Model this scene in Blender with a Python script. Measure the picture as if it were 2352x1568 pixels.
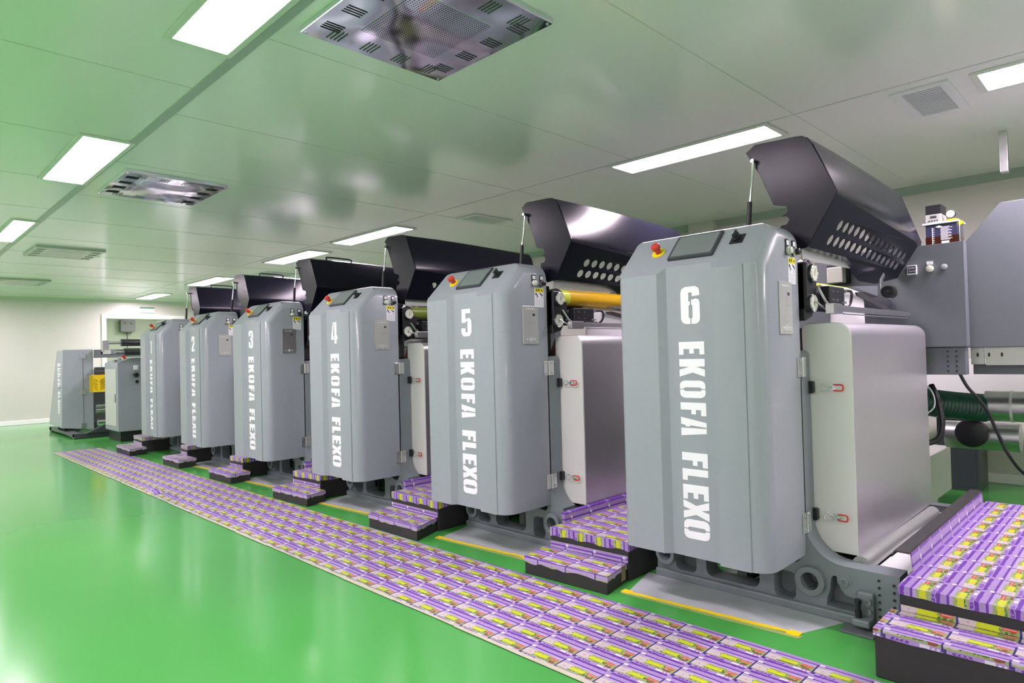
import bpy, bmesh, math, random
from mathutils import Vector, Matrix
from mathutils.geometry import tessellate_polygon
random.seed(7)
for o in list(bpy.data.objects): bpy.data.objects.remove(o)
S = bpy.context.scene
C = S.collection
PI = math.pi

# ------------------------------------------------------------------ camera, view, world
def setup_view():
    cd = bpy.data.cameras.new('camera'); cam = bpy.data.objects.new('camera', cd); C.objects.link(cam)
    cd.sensor_fit = 'HORIZONTAL'; cd.sensor_width = 36.0; cd.lens = 1494.31 / 2352 * 36
    cd.clip_start = 0.05; cd.clip_end = 100
    r = Vector((0.70738657, 0.70634145, -0.02619139)); u = Vector((0.03076353, 0.00625303, 0.99950713)); f = Vector((-0.7061571, 0.70784366, 0.01730624))
    m = Matrix((( r.x, u.x, -f.x, 0), (r.y, u.y, -f.y, 0), (r.z, u.z, -f.z, 1.2), (0, 0, 0, 1)))
    cam.matrix_world = m
    S.camera = cam
    S.view_settings.view_transform = 'Standard'; S.view_settings.look = 'None'
    S.view_settings.gamma = 1.0; S.view_settings.use_curve_mapping = False
    S.view_settings.exposure = 2.44
    w = bpy.data.worlds.new('world'); S.world = w; w.use_nodes = True
    w.node_tree.nodes['Background'].inputs[0].default_value = (0.8, 0.9, 0.85, 1)
    w.node_tree.nodes['Background'].inputs[1].default_value = 0.15
setup_view()
LAMP = 13.0          # strength of every ceiling panel lamp

# ------------------------------------------------------------------ materials
def mat(name, col, rough=0.5, metal=0.0, spec=0.5, coat=0.0, emit=None, estr=0.0, noise=0.0, nscale=8.0, bump=0.0, bscale=200.0, alpha=None, trans=0.0):
    m = bpy.data.materials.new(name); m.use_nodes = True
    nt = m.node_tree; b = nt.nodes['Principled BSDF']
    b.inputs['Base Color'].default_value = (*col, 1)
    b.inputs['Roughness'].default_value = rough
    b.inputs['Metallic'].default_value = metal
    b.inputs['Specular IOR Level'].default_value = spec
    b.inputs['Coat Weight'].default_value = coat
    if coat: b.inputs['Coat Roughness'].default_value = 0.08
    if trans: b.inputs['Transmission Weight'].default_value = trans
    if emit: b.inputs['Emission Color'].default_value = (*emit, 1); b.inputs['Emission Strength'].default_value = estr
    tc = nt.nodes.new('ShaderNodeTexCoord')
    if noise:
        n = nt.nodes.new('ShaderNodeTexNoise'); n.inputs['Scale'].default_value = nscale; n.inputs['Detail'].default_value = 4
        nt.links.new(tc.outputs['Object'], n.inputs['Vector'])
        mx = nt.nodes.new('ShaderNodeMix'); mx.data_type = 'RGBA'
        mx.inputs[6].default_value = (*[c * (1 - noise) for c in col], 1); mx.inputs[7].default_value = (*[min(1, c * (1 + noise)) for c in col], 1)
        nt.links.new(n.outputs['Fac'], mx.inputs[0]); nt.links.new(mx.outputs[2], b.inputs['Base Color'])
    if bump:
        n = nt.nodes.new('ShaderNodeTexNoise'); n.inputs['Scale'].default_value = bscale; n.inputs['Detail'].default_value = 3
        nt.links.new(tc.outputs['Object'], n.inputs['Vector'])
        bp = nt.nodes.new('ShaderNodeBump'); bp.inputs['Strength'].default_value = bump; bp.inputs['Distance'].default_value = 0.01
        nt.links.new(n.outputs['Fac'], bp.inputs['Height']); nt.links.new(bp.outputs[0], b.inputs['Normal'])
    return m

M = {}
M['grey'] = mat('grey_enamel', (0.30, 0.33, 0.362), 0.34, spec=0.5, coat=0.25, noise=0.04, nscale=30, bump=0.03, bscale=900)
M['greyd'] = mat('grey_enamel_dark', (0.125, 0.14, 0.155), 0.42, noise=0.05, nscale=20, bump=0.02, bscale=900)
M['cast'] = mat('cast_frame_grey', (0.19, 0.22, 0.24), 0.4, noise=0.12, nscale=6)
M['white'] = mat('white_vinyl', (0.86, 0.86, 0.9), 0.45)
M['wall'] = mat('cream_panel_wall', (0.62, 0.60, 0.55), 0.35, noise=0.03, nscale=2)
M['annex'] = mat('pale_green_wall', (0.36, 0.44, 0.30), 0.4)
M['trimw'] = mat('white_trim', (0.86, 0.86, 0.84), 0.35)
M['seam'] = mat('ceiling_seam_grey', (0.58, 0.59, 0.57), 0.4)
M['prof'] = mat('ceiling_profile', (0.42, 0.46, 0.45), 0.3, spec=0.6)
M['black'] = mat('black_plastic', (0.012, 0.012, 0.016), 0.38)
M['blackm'] = mat('black_rubber_matte', (0.022, 0.021, 0.022), 0.65, noise=0.35, nscale=9)
M['hood'] = mat('black_textured_enamel', (0.008, 0.008, 0.016), 0.22, spec=0.24, bump=0.03, bscale=350)
M['steel'] = mat('brushed_steel', (0.62, 0.62, 0.64), 0.32, metal=1.0, noise=0.08, nscale=12)
M['silver'] = mat('brushed_aluminium_cover', (0.60, 0.59, 0.62), 0.36, metal=0.85, noise=0.05, nscale=3)
M['silverf'] = mat('pale_aluminium_front', (0.78, 0.77, 0.75), 0.42, metal=0.2, noise=0.05, nscale=3)
M['chrome'] = mat('chrome', (0.85, 0.85, 0.86), 0.08, metal=1.0)
M['roller'] = mat('satin_roller', (0.42, 0.44, 0.42), 0.38, metal=0.6, noise=0.08, nscale=10)
M['darkroll'] = mat('dark_roller', (0.03, 0.03, 0.035), 0.2, spec=0.8)
M['brown'] = mat('brown_cylinder', (0.055, 0.038, 0.028), 0.25, spec=0.7)
M['red'] = mat('red_plastic', (0.62, 0.045, 0.03), 0.35)
M['redbrown'] = mat('dark_red_panel', (0.13, 0.045, 0.05), 0.5)
M['yellow'] = mat('yellow_plastic', (0.85, 0.72, 0.01), 0.35)
M['yelplate'] = mat('yellow_printing_plate', (0.80, 0.88, 0.10), 0.3)
M['orange'] = mat('orange_photopolymer', (0.86, 0.50, 0.005), 0.3)
M['olive'] = mat('olive_roller', (0.20, 0.26, 0.04), 0.35)
M['guard'] = mat('yellow_guard', (0.75, 0.50, 0.01), 0.4)
M['screen'] = mat('grey_screen_film', (0.17, 0.20, 0.20), 0.12, spec=0.8)
M['bezel'] = mat('dark_bezel', (0.045, 0.05, 0.06), 0.35)
M['keypad'] = mat('membrane_panel_silver', (0.55, 0.56, 0.53), 0.3, metal=0.35)
M['cream'] = mat('cream_button', (0.68, 0.69, 0.58), 0.35)
M['paper'] = mat('white_paper', (0.82, 0.83, 0.80), 0.5)
M['web'] = mat('white_web', (0.72, 0.72, 0.72), 0.35)
M['ink'] = mat('dark_ink', (0.04, 0.04, 0.06), 0.5)
M['lines'] = mat('grey_print', (0.42, 0.42, 0.45), 0.5)
M['oil'] = mat('dark_oil', (0.05, 0.012, 0.006), 0.1)
M['clearp'] = mat('smoked_tank', (0.05, 0.05, 0.11), 0.05, spec=0.8)
M['clear'] = mat('clear_plastic', (0.8, 0.82, 0.9), 0.04, trans=0.9)
M['greenhose'] = mat('green_ribbed_hose', (0.012, 0.075, 0.045), 0.35, spec=0.6)
M['signg'] = mat('green_sign_ink', (0.03, 0.25, 0.10), 0.4)
M['boxgrey'] = mat('wall_box_grey', (0.15, 0.18, 0.15), 0.45)
M['doorpale'] = mat('pale_cabinet_door', (0.50, 0.52, 0.48), 0.4)
M['sheet'] = mat('grey_floor_film', (0.46, 0.49, 0.51), 0.2, noise=0.35, nscale=4, bump=0.3, bscale=5)
M['tape'] = mat('yellow_tape', (0.88, 0.62, 0.01), 0.4, noise=0.06, nscale=14)
M['tapeold'] = mat('old_clear_tape', (0.30, 0.40, 0.12), 0.3, noise=0.3, nscale=20)
M['tan'] = mat('tan_tape', (0.22, 0.17, 0.08), 0.5, noise=0.2, nscale=30)
M['whited'] = mat('lamp_frame_white', (0.75, 0.76, 0.72), 0.4)
M['grille'] = mat('grille_grey', (0.85, 0.83, 0.88), 0.4)
M['tapew'] = mat('pale_floor_tape', (0.50, 0.49, 0.36), 0.4, noise=0.2, nscale=9)
M['grilled'] = mat('grille_dark', (0.07, 0.075, 0.09), 0.6)
M['lamp'] = mat('lit_diffuser', (0.9, 0.9, 0.9), 0.5, emit=(1.0, 0.825, 0.97), estr=LAMP)

# ceiling: glossy painted sandwich panels
def ceiling_mat():
    m = mat('ceiling_panel_enamel', (0.92, 0.88, 0.90), 0.17, spec=0.75)
    nt = m.node_tree; b = nt.nodes['Principled BSDF']; tc = nt.nodes['Texture Coordinate']
    n = nt.nodes.new('ShaderNodeTexNoise'); n.inputs['Scale'].default_value = 0.9; n.inputs['Detail'].default_value = 1
    nt.links.new(tc.outputs['Object'], n.inputs['Vector'])
    bp = nt.nodes.new('ShaderNodeBump'); bp.inputs['Strength'].default_value = 0.12; bp.inputs['Distance'].default_value = 0.02
    nt.links.new(n.outputs['Fac'], bp.inputs['Height']); nt.links.new(bp.outputs[0], b.inputs['Normal'])
    return m
M['ceil'] = ceiling_mat()

def floor_mat():
    m = mat('green_epoxy_floor', (0.035, 0.33, 0.055), 0.10, spec=0.45)
    nt = m.node_tree; b = nt.nodes['Principled BSDF']; tc = nt.nodes['Texture Coordinate']
    n = nt.nodes.new('ShaderNodeTexNoise'); n.inputs['Scale'].default_value = 0.7; n.inputs['Detail'].default_value = 3
    nt.links.new(tc.outputs['Object'], n.inputs['Vector'])
    mx = nt.nodes.new('ShaderNodeMix'); mx.data_type = 'RGBA'
    mx.inputs[6].default_value = (0.060, 0.305, 0.060, 1); mx.inputs[7].default_value = (0.078, 0.375, 0.075, 1)
    nt.links.new(n.outputs['Fac'], mx.inputs[0]); nt.links.new(mx.outputs[2], b.inputs['Base Color'])
    n2 = nt.nodes.new('ShaderNodeTexNoise'); n2.inputs['Scale'].default_value = 6; n2.inputs['Detail'].default_value = 2
    nt.links.new(tc.outputs['Object'], n2.inputs['Vector'])
    bp = nt.nodes.new('ShaderNodeBump'); bp.inputs['Strength'].default_value = 0.02; bp.inputs['Distance'].default_value = 0.01
    nt.links.new(n2.outputs['Fac'], bp.inputs['Height']); nt.links.new(bp.outputs[0], b.inputs['Normal'])
    mr = nt.nodes.new('ShaderNodeMapRange'); mr.inputs[3].default_value = 0.10; mr.inputs[4].default_value = 0.20
    nt.links.new(n.outputs['Fac'], mr.inputs[0]); nt.links.new(mr.outputs[0], b.inputs['Roughness'])
    return m
M['floor'] = floor_mat()

# crumpled stainless sheet with a perforated square
def ffu_mat(perf):
    m = mat('stainless_sheet_perforated' if perf else 'stainless_sheet', (0.78, 0.76, 0.88), 0.12, metal=1.0)
    nt = m.node_tree; b = nt.nodes['Principled BSDF']; tc = nt.nodes['Texture Coordinate']
    n = nt.nodes.new('ShaderNodeTexNoise'); n.inputs['Scale'].default_value = 2.3; n.inputs['Detail'].default_value = 0.5
    nt.links.new(tc.outputs['Object'], n.inputs['Vector'])
    bp = nt.nodes.new('ShaderNodeBump'); bp.inputs['Strength'].default_value = 0.5; bp.inputs['Distance'].default_value = 0.10
    nt.links.new(n.outputs['Fac'], bp.inputs['Height']); nt.links.new(bp.outputs[0], b.inputs['Normal'])
    if perf:
        v = nt.nodes.new('ShaderNodeVectorMath'); v.operation = 'SCALE'; v.inputs[3].default_value = 1 / 0.0125
        nt.links.new(tc.outputs['Object'], v.inputs[0])
        f = nt.nodes.new('ShaderNodeVectorMath'); f.operation = 'FRACTION'; nt.links.new(v.outputs[0], f.inputs[0])
        s = nt.nodes.new('ShaderNodeVectorMath'); s.operation = 'SUBTRACT'; s.inputs[1].default_value = (0.5, 0.5, 0); nt.links.new(f.outputs[0], s.inputs[0])
        mlt = nt.nodes.new('ShaderNodeVectorMath'); mlt.operation = 'MULTIPLY'; mlt.inputs[1].default_value = (1, 1, 0); nt.links.new(s.outputs[0], mlt.inputs[0])
        ln = nt.nodes.new('ShaderNodeVectorMath'); ln.operation = 'LENGTH'; nt.links.new(mlt.outputs[0], ln.inputs[0])
        lt = nt.nodes.new('ShaderNodeMath'); lt.operation = 'LESS_THAN'; lt.inputs[1].default_value = 0.27; nt.links.new(ln.outputs['Value'], lt.inputs[0])
        mx = nt.nodes.new('ShaderNodeMix'); mx.data_type = 'RGBA'; mx.inputs[6].default_value = (0.78, 0.76, 0.88, 1); mx.inputs[7].default_value = (0.02, 0.02, 0.03, 1)
        nt.links.new(lt.outputs[0], mx.inputs[0]); nt.links.new(mx.outputs[2], b.inputs['Base Color'])
    return m
M['ffu'] = ffu_mat(False); M['ffup'] = ffu_mat(True)

# printed packaging film, repeating artwork tile; uses the UV map (metres)
def film_mat(name, tu, tv, wash=0.0, gloss=0.3):
    m = bpy.data.materials.new(name); m.use_nodes = True
    nt = m.node_tree; N = nt.nodes; Lk = nt.links; b = N['Principled BSDF']
    b.inputs['Roughness'].default_value = gloss; b.inputs['Specular IOR Level'].default_value = 0.5
    def mth(op, a, c=None, d=None):
        n = N.new('ShaderNodeMath'); n.operation = op
        for i, x in enumerate((a, c, d)):
            if x is None: continue
            if isinstance(x, (int, float)): n.inputs[i].default_value = x
            else: Lk.new(x, n.inputs[i])
        return n.outputs[0]
    uv = N.new('ShaderNodeUVMap'); uv.uv_map = 'UVMap'
    nz = N.new('ShaderNodeTexNoise'); nz.inputs['Scale'].default_value = 70; nz.inputs['Detail'].default_value = 2; Lk.new(uv.outputs[0], nz.inputs['Vector'])
    sp = N.new('ShaderNodeSeparateXYZ'); Lk.new(uv.outputs[0], sp.inputs[0])
    wob = mth('MULTIPLY', mth('SUBTRACT', nz.outputs['Fac'], 0.5), 0.10)
    U0 = mth('FRACT', mth('DIVIDE', sp.outputs[0], tu)); V0 = mth('FRACT', mth('DIVIDE', sp.outputs[1], tv))
    U = mth('ADD', U0, wob); V = mth('ADD', V0, wob)
    def rect(u0, u1, v0, v1, sharp=False):
        a, c = (U0, V0) if sharp else (U, V)
        r = mth('MULTIPLY', mth('GREATER_THAN', a, u0), mth('LESS_THAN', a, u1))
        q = mth('MULTIPLY', mth('GREATER_THAN', c, v0), mth('LESS_THAN', c, v1))
        return mth('MULTIPLY', r, q)
    def ell(cu, cv, ru, rv, k=1.0):
        a = mth('POWER', mth('DIVIDE', mth('SUBTRACT', U, cu), ru), 2.0); c = mth('POWER', mth('DIVIDE', mth('SUBTRACT', V, cv), rv), 2.0)
        return mth('MULTIPLY', mth('LESS_THAN', mth('ADD', a, c), 1.0), k)
    LAV = (0.34, 0.235, 0.49); PUR = (0.135, 0.035, 0.33); NAV = (0.045, 0.032, 0.17); LIM = (0.30, 0.36, 0.14); GRN = (0.085, 0.17, 0.025)
    YEL = (0.52, 0.55, 0.02); RED = (0.52, 0.06, 0.045); CRM = (0.53, 0.46, 0.47); BRN = (0.22, 0.07, 0.035); WHT = (0.62, 0.61, 0.66); PNK = (0.41, 0.31, 0.55)
    cur = None
    rgb = N.new('ShaderNodeRGB'); rgb.outputs[0].default_value = (*LAV, 1); cur = rgb.outputs[0]
    def over(col, mask):
        nonlocal cur
        mx = N.new('ShaderNodeMix'); mx.data_type = 'RGBA'; Lk.new(mask, mx.inputs[0]); Lk.new(cur, mx.inputs[6]); mx.inputs[7].default_value = (*col, 1)
        cur = mx.outputs[2]
    over(PNK, rect(0, 1, 0.80, 0.90, True)); over(LAV, rect(0.48, 0.50, 0.78, 0.92, True))
    over(PUR, rect(0, 1, 0.90, 0.97, True))
    over(PUR, rect(0.06, 0.94, 0.145, 0.255))
    over(LIM, rect(0.0, 1.0, 0.40, 0.80)); over(CRM, rect(0.0, 0.30, 0.45, 0.78))
    over(GRN, mth('MULTIPLY', rect(0.25, 0.92, 0.46, 0.72), mth('GREATER_THAN', nz.outputs['Fac'], 0.5)))
    over(CRM, ell(0.15, 0.60, 0.14, 0.15)); over((0.45, 0.25, 0.45), ell(0.15, 0.60, 0.025, 0.03))
    over(YEL, rect(0.29, 0.65, 0.52, 0.71)); over((0.55, 0.62, 0.02), mth('MULTIPLY', rect(0.32, 0.60, 0.56, 0.67), mth('GREATER_THAN', mth('FRACT', mth('MULTIPLY', U, 22)), 0.62)))
    over(RED, rect(0.70, 0.93, 0.60, 0.72)); over((0.85, 0.5, 0.42), rect(0.72, 0.92, 0.65, 0.67, True))
    over(PNK, rect(0.72, 0.96, 0.74, 0.80)); over(BRN, ell(0.84, 0.46, 0.09, 0.05))
    over(PUR, rect(0.14, 0.44, 0.29, 0.37)); over(LAV, mth('MULTIPLY', rect(0.16, 0.42, 0.31, 0.36), mth('GREATER_THAN', mth('FRACT', mth('MULTIPLY', U, 13)), 0.55)))
    over(WHT, rect(0.62, 0.78, 0.28, 0.38, True)); over(WHT, rect(0.82, 0.86, 0.28, 0.34, True)); over(WHT, rect(0.90, 0.94, 0.28, 0.35, True))
    over(NAV, rect(0.965, 1.0, 0.30, 0.99, True)); over(NAV, rect(0.0, 0.05, 0.27, 0.40, True))
    over(WHT, rect(0.0, 0.10, 0.93, 1.0, True)); over(WHT, rect(0.0, 0.10, 0.0, 0.05, True))
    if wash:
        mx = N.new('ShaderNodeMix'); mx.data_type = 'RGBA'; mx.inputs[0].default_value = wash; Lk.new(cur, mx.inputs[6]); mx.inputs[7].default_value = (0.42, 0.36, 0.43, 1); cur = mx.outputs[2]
    Lk.new(cur, b.inputs['Base Color'])
    n2 = N.new('ShaderNodeTexNoise'); n2.inputs['Scale'].default_value = 7; Lk.new(uv.outputs[0], n2.inputs['Vector'])
    bp = N.new('ShaderNodeBump'); bp.inputs['Strength'].default_value = 0.25; bp.inputs['Distance'].default_value = 0.01
    Lk.new(n2.outputs['Fac'], bp.inputs['Height']); Lk.new(bp.outputs[0], b.inputs['Normal'])
    return m
M['film'] = film_mat('printed_film', 0.184, 0.118, gloss=0.32)
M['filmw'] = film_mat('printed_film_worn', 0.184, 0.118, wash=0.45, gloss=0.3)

# ------------------------------------------------------------------ mesh builder
class B:
    def __init__(s, xf=None): s.bm = bmesh.new(); s.xf = xf or Matrix.Identity(4)
    def v(s, p): return s.bm.verts.new(s.xf @ Vector(p))
    def f(s, vs):
        try: return s.bm.faces.new(vs)
        except ValueError: return None
    def box(s, x0, x1, y0, y1, z0, z1):
        x0, x1 = sorted((x0, x1)); y0, y1 = sorted((y0, y1)); z0, z1 = sorted((z0, z1))
        V = [s.v((x, y, z)) for z in (z0, z1) for y in (y0, y1) for x in (x0, x1)]
        for q in ((0, 2, 3, 1), (4, 5, 7, 6), (0, 1, 5, 4), (2, 6, 7, 3), (0, 4, 6, 2), (1, 3, 7, 5)): s.f([V[i] for i in q])
        return s
    def prism(s, poly, axis, a0, a1, holes=()):
        # poly in the plane normal to axis: x->(y,z), y->(x,z), z->(x,y)
        def P(q, a):
            return {'x': (a, q[0], q[1]), 'y': (q[0], a, q[1]), 'z': (q[0], q[1], a)}[axis]
        loops = [list(poly)] + [list(h) for h in holes]
        tris = tessellate_polygon([[Vector((q[0], q[1], 0)) for q in l] for l in loops])
        A = []; Bv = []
        for l in loops:
            A += [s.v(P(q, a0)) for q in l]; Bv += [s.v(P(q, a1)) for q in l]
        for t in tris:
            s.f([A[i] for i in t]); s.f([Bv[i] for i in reversed(t)])
        k = 0
        for l in loops:
            n = len(l)
            for i in range(n):
                j = (i + 1) % n
                s.f([A[k + i], A[k + j], Bv[k + j], Bv[k + i]])
            k += n
        return s
    def cyl(s, p0, p1, r, seg=24, r1=None, cap=True):
        p0 = Vector(p0); p1 = Vector(p1); d = (p1 - p0).normalized(); r1 = r if r1 is None else r1
        a = d.orthogonal().normalized(); c = d.cross(a)
        R0 = [s.v(p0 + (a * math.cos(t) + c * math.sin(t)) * r) for t in (2 * PI * i / seg for i in range(seg))]
        R1 = [s.v(p1 + (a * math.cos(t) + c * math.sin(t)) * r1) for t in (2 * PI * i / seg for i in range(seg))]
        for i in range(seg): s.f([R0[i], R0[(i + 1) % seg], R1[(i + 1) % seg], R1[i]])
        if cap: s.f(R0[::-1]); s.f(R1)
        return s
    def lathe(s, p0, d, prof, seg=24):
        # prof: list of (distance along d, radius)
        for (a0, r0), (a1, r1) in zip(prof, prof[1:]): pass
        p0 = Vector(p0); d = Vector(d).normalized(); a = d.orthogonal().normalized(); c = d.cross(a)
        rings = []
        for h, r in prof:
            rings.append([s.v(p0 + d * h + (a * math.cos(t) + c * math.sin(t)) * max(r, 1e-4)) for t in (2 * PI * i / seg for i in range(seg))])
        for A, Bq in zip(rings, rings[1:]):
            for i in range(seg): s.f([A[i], A[(i + 1) % seg], Bq[(i + 1) % seg], Bq[i]])
        s.f(rings[0][::-1]); s.f(rings[-1])
        return s
    def tube(s, pts, r, seg=10, ribs=None):
        pts = [Vector(p) for p in pts]; rings = []; up = None
        if ribs is None and 3 < len(pts) < 12:
            q = [pts[0]] + pts + [pts[-1]]; o = []
            for i in range(1, len(q) - 2):
                for j in range(5):
                    t = j / 5; a, b_, c, d = q[i - 1], q[i], q[i + 1], q[i + 2]
                    o.append(.5 * ((2 * b_) + (c - a) * t + (2 * a - 5 * b_ + 4 * c - d) * t * t + (3 * b_ - a - 3 * c + d) * t ** 3))
            pts = o + [pts[-1]]
        for i, p in enumerate(pts):
            t = (pts[min(i + 1, len(pts) - 1)] - pts[max(i - 1, 0)]).normalized()
            if up is None: up = t.orthogonal().normalized()
            up = (up - t * up.dot(t)).normalized(); c = t.cross(up)
            rr = r if ribs is None else r * (1 + ribs * (1 if i % 2 else -1))
            rings.append([s.v(p + (up * math.cos(a) + c * math.sin(a)) * rr) for a in (2 * PI * k / seg for k in range(seg))])
        for A, Bq in zip(rings, rings[1:]):
            for i in range(seg): s.f([A[i], A[(i + 1) % seg], Bq[(i + 1) % seg], Bq[i]])
        s.f(rings[0][::-1]); s.f(rings[-1])
        return s
    def quad(s, a, b_, c, d): s.f([s.v(a), s.v(b_), s.v(c), s.v(d)]); return s
    def done(s, name, m, parent=None, label=None, bevel=0.0, seg=2, smooth=None, uv=None, clean=True):
        bm = s.bm
        if clean: bmesh.ops.remove_doubles(bm, verts=bm.verts, dist=1e-5)
        bmesh.ops.recalc_face_normals(bm, faces=bm.faces)
        me = bpy.data.meshes.new(name)
        if uv:
            lay = bm.loops.layers.uv.new('UVMap')
            for fc in bm.faces:
                for lp in fc.loops: lp[lay].uv = uv(lp.vert.co, fc.normal)
        bm.to_mesh(me); bm.free()
        me.materials.append(M[m])
        if smooth is not None:
            for p in me.polygons: p.use_smooth = True
            me.set_sharp_from_angle(angle=math.radians(smooth))
        o = bpy.data.objects.new(name, me); C.objects.link(o)
        if parent is not None: o.parent = parent
        if bevel:
            md = o.modifiers.new('bevel', 'BEVEL'); md.width = bevel; md.segments = seg; md.limit_method = 'ANGLE'; md.angle_limit = math.radians(35)
            md.harden_normals = False
        if label: o['label'] = label
        return o

def thing(name, label, cat, loc=(0, 0, 0), group=None):
    o = bpy.data.objects.new(name, None); C.objects.link(o); o.empty_display_size = 0.1
    o.location = loc; o['label'] = label; o['category'] = cat
    if group: o['group'] = group
    return o
def tag(o, label, cat, group=None):
    o['label'] = label; o['category'] = cat
    if group: o['group'] = group
    return o
def struct(o): o['kind'] = 'structure'; return o
def circ(cx, cz, r, n=20, a0=0.0): return [(cx + r * math.cos(a0 + 2 * PI * i / n), cz + r * math.sin(a0 + 2 * PI * i / n)) for i in range(n)]
def arc(cx, cz, r, a0, a1, n=8): return [(cx + r * math.cos(math.radians(a0 + (a1 - a0) * i / n)), cz + r * math.sin(math.radians(a0 + (a1 - a0) * i / n))) for i in range(n + 1)]
def rrect(x0, x1, z0, z1, r, n=4):
    return arc(x1 - r, z1 - r, r, 0, 90, n) + arc(x0 + r, z1 - r, r, 90, 180, n) + arc(x0 + r, z0 + r, r, 180, 270, n) + arc(x1 - r, z0 + r, r, 270, 360, n)

# ------------------------------------------------------------------ room shell
XW, XE, YN, YS, H = -16.43, 4.2, 6.75, -3.6, 2.604
def build_room():
    o = B().box(XW - 3.2, XE + .1, YS - .1, YN + .1, -0.1, 0.0).done('floor', 'floor'); struct(o)
    o = B().box(XW - 3.2, XE + .1, YS - .1, YN + .1, H, H + 0.1).done('ceiling', 'ceil'); struct(o)
    struct(B().box(XW - 3.2, XE + .1, YN, YN + .1, 0, H).done('wall_back', 'wall'))
    struct(B().box(XW, XE + .1, YS - .1, YS, 0, H).done('wall_front', 'wall'))
    struct(B().box(XE, XE + .1, YS, YN, 0, H).done('wall_right', 'wall'))
    # far wall with a wide opening into the next room
    y0, y1, zt, zb = 3.83, 5.36, 2.19, 0.0
    b = B(); b.box(XW - .08, XW, YS, y0, 0, H); b.box(XW - .08, XW, y1, YN, 0, H); b.box(XW - .08, XW, y0, y1, zt, H)
    struct(b.done('wall_left', 'wall'))
    b = B(); b.box(XW, XW + .03, y0 - .09, y0, 0, zt + .09); b.box(XW, XW + .03, y1, y1 + .09, 0, zt + .09); b.box(XW, XW + .03, y0, y1, zt, zt + .09)
    struct(b.done('door_1', 'trimw'))
    struct(B().box(XW - 3.2, XW - 3.1, YS, YN, 0, H).done('wall_annex', 'annex'))
    struct(B().box(XW - 3.1, XW - .08, YS, YS + .1, 0, H).done('wall_annex_side', 'annex'))
    # pilaster on the back wall
    struct(B().box(-3.75, -3.45, YN - .12, YN, 0, H).done('wall_back_pilaster', 'wall'))
    struct(B().box(XW, XW + .02, YS, y0 - .09, 0, .09).done('baseboard_left', 'trimw', bevel=.006))
    struct(B().box(XW, XE, YN - .02, YN, 0, .08).done('baseboard_back', 'trimw', bevel=.006))
    struct(B().box(XW, XE, YS, YS + .02, 0, .08).done('baseboard_front', 'trimw', bevel=.006))
    # cove between ceiling and walls
    b = B(); b.prism([(YN, H), (YN - .07, H), (YN, H - .07)], 'x', XW, XE); struct(b.done('trim_1', 'prof'))
    b = B(); b.prism([(XW, H), (XW + .06, H), (XW, H - .06)], 'y', YS, YN); struct(b.done('trim_2', 'wall'))
    # ceiling joints
    b = B(); b.box(XW, XE, 1.216, 1.268, H - .006, H + .001); struct(b.done('trim_3', 'prof', bevel=.002))
    b = B(); b.box(XW, XE, 4.02, 4.028, H - .002, H + .001); b.box(XW, XE, -2.2, -2.192, H - .002, H + .001); struct(b.done('trim_4', 'seam'))
    b = B()
    x = -1.54
    while x > XW:
        b.box(x, x + .003, 1.268, YN, H - .0015, H + .001); x -= 1.19
    x = -2.3
    while x > XW:
        b.box(x, x + .003, YS, 1.225, H - .0015, H + .001); x -= 1.19
    struct(b.done('trim_5', 'seam'))
build_room()

# ------------------------------------------------------------------ ceiling fittings
def ceil_light(x0, x1, y0, y1, label, group):
    cx, cy = (x0 + x1) / 2, (y0 + y1) / 2
    t = thing('ceiling_light', label, 'ceiling light', (cx, cy, H), group)
    hx, hy = (x1 - x0) / 2, (y1 - y0) / 2
    outer = [(-hx - .035, -hy - .03), (hx + .035, -hy - .03), (hx + .035, hy + .03), (-hx - .035, hy + .03)]
    inner = [(-hx, -hy), (hx, -hy), (hx, hy), (-hx, hy)]
    B().prism(outer, 'z', -.012, 0, [inner]).done('lamp_frame', 'whited', t, bevel=.003)
    B().box(-hx, hx, -hy, hy, -.009, -.001).done('diffuser', 'lamp', t)
    return t
LA = 'recessed lamps in the row over the aisle'; LB = 'recessed lamps in the row over the press'
ceil_light(-2.975, -1.76, .96, 1.19, 'large bright recessed panel lamp cut off by the top edge of the photo', LA)
ceil_light(-5.89, -4.63, .975, 1.225, 'bright recessed panel lamp left of the second stainless ceiling air outlet', LA)
ceil_light(-9.13, -7.75, 1.05, 1.215, 'third aisle panel lamp, at the left photo edge before the third air outlet', LA)
ceil_light(-12.6, -11.2, 1.02, 1.215, 'small sliver of aisle panel lamp, farthest at the left photo edge', LA)
ceil_light(-15.6, -14.3, 1.0, 1.215, 'far aisle panel lamp beyond the left photo edge', LA)
ceil_light(-.64, .6, 4.16, 4.46, 'bright recessed panel lamp cut off by the right edge of the photo', LB)
ceil_light(-2.92, -1.74, 4.06, 4.325, 'long recessed panel lamp above the hoods of presses 5 and 6', LB)
ceil_light(-7.12, -5.82, 4.09, 4.33, 'recessed panel lamp above the raised hood of press 4', LB)
ceil_light(-9.14, -7.82, 4.14, 4.42, 'recessed panel lamp just above the hood of press 3', LB)
ceil_light(-12.6, -11.18, 4.24, 4.52, 'recessed panel lamp above the hood of press 1', LB)
ceil_light(-15.85, -14.5, 4.27, 4.55, 'smallest recessed panel lamp, farthest over the press near the far wall', LB)
for i, x in enumerate((-14.5, -11.5, -8.5, -5.5, -2.5, .5, 3.0)):  # unseen lamp row, added to light the cabinet fronts
    ceil_light(x - .6, x + .6, -2.62, -2.38, 'added panel lamp outside the view, %s in the row behind the camera' % ('first', 'second', 'third', 'fourth', 'fifth', 'sixth', 'seventh')[i], 'added lamps behind the camera')
ceil_light(1.6, 2.8, .96, 1.2, 'added panel lamp outside the view, over the aisle behind the camera', 'added lamps behind the camera')  # two more unseen lamps, added as extra light from beyond the view
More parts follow.
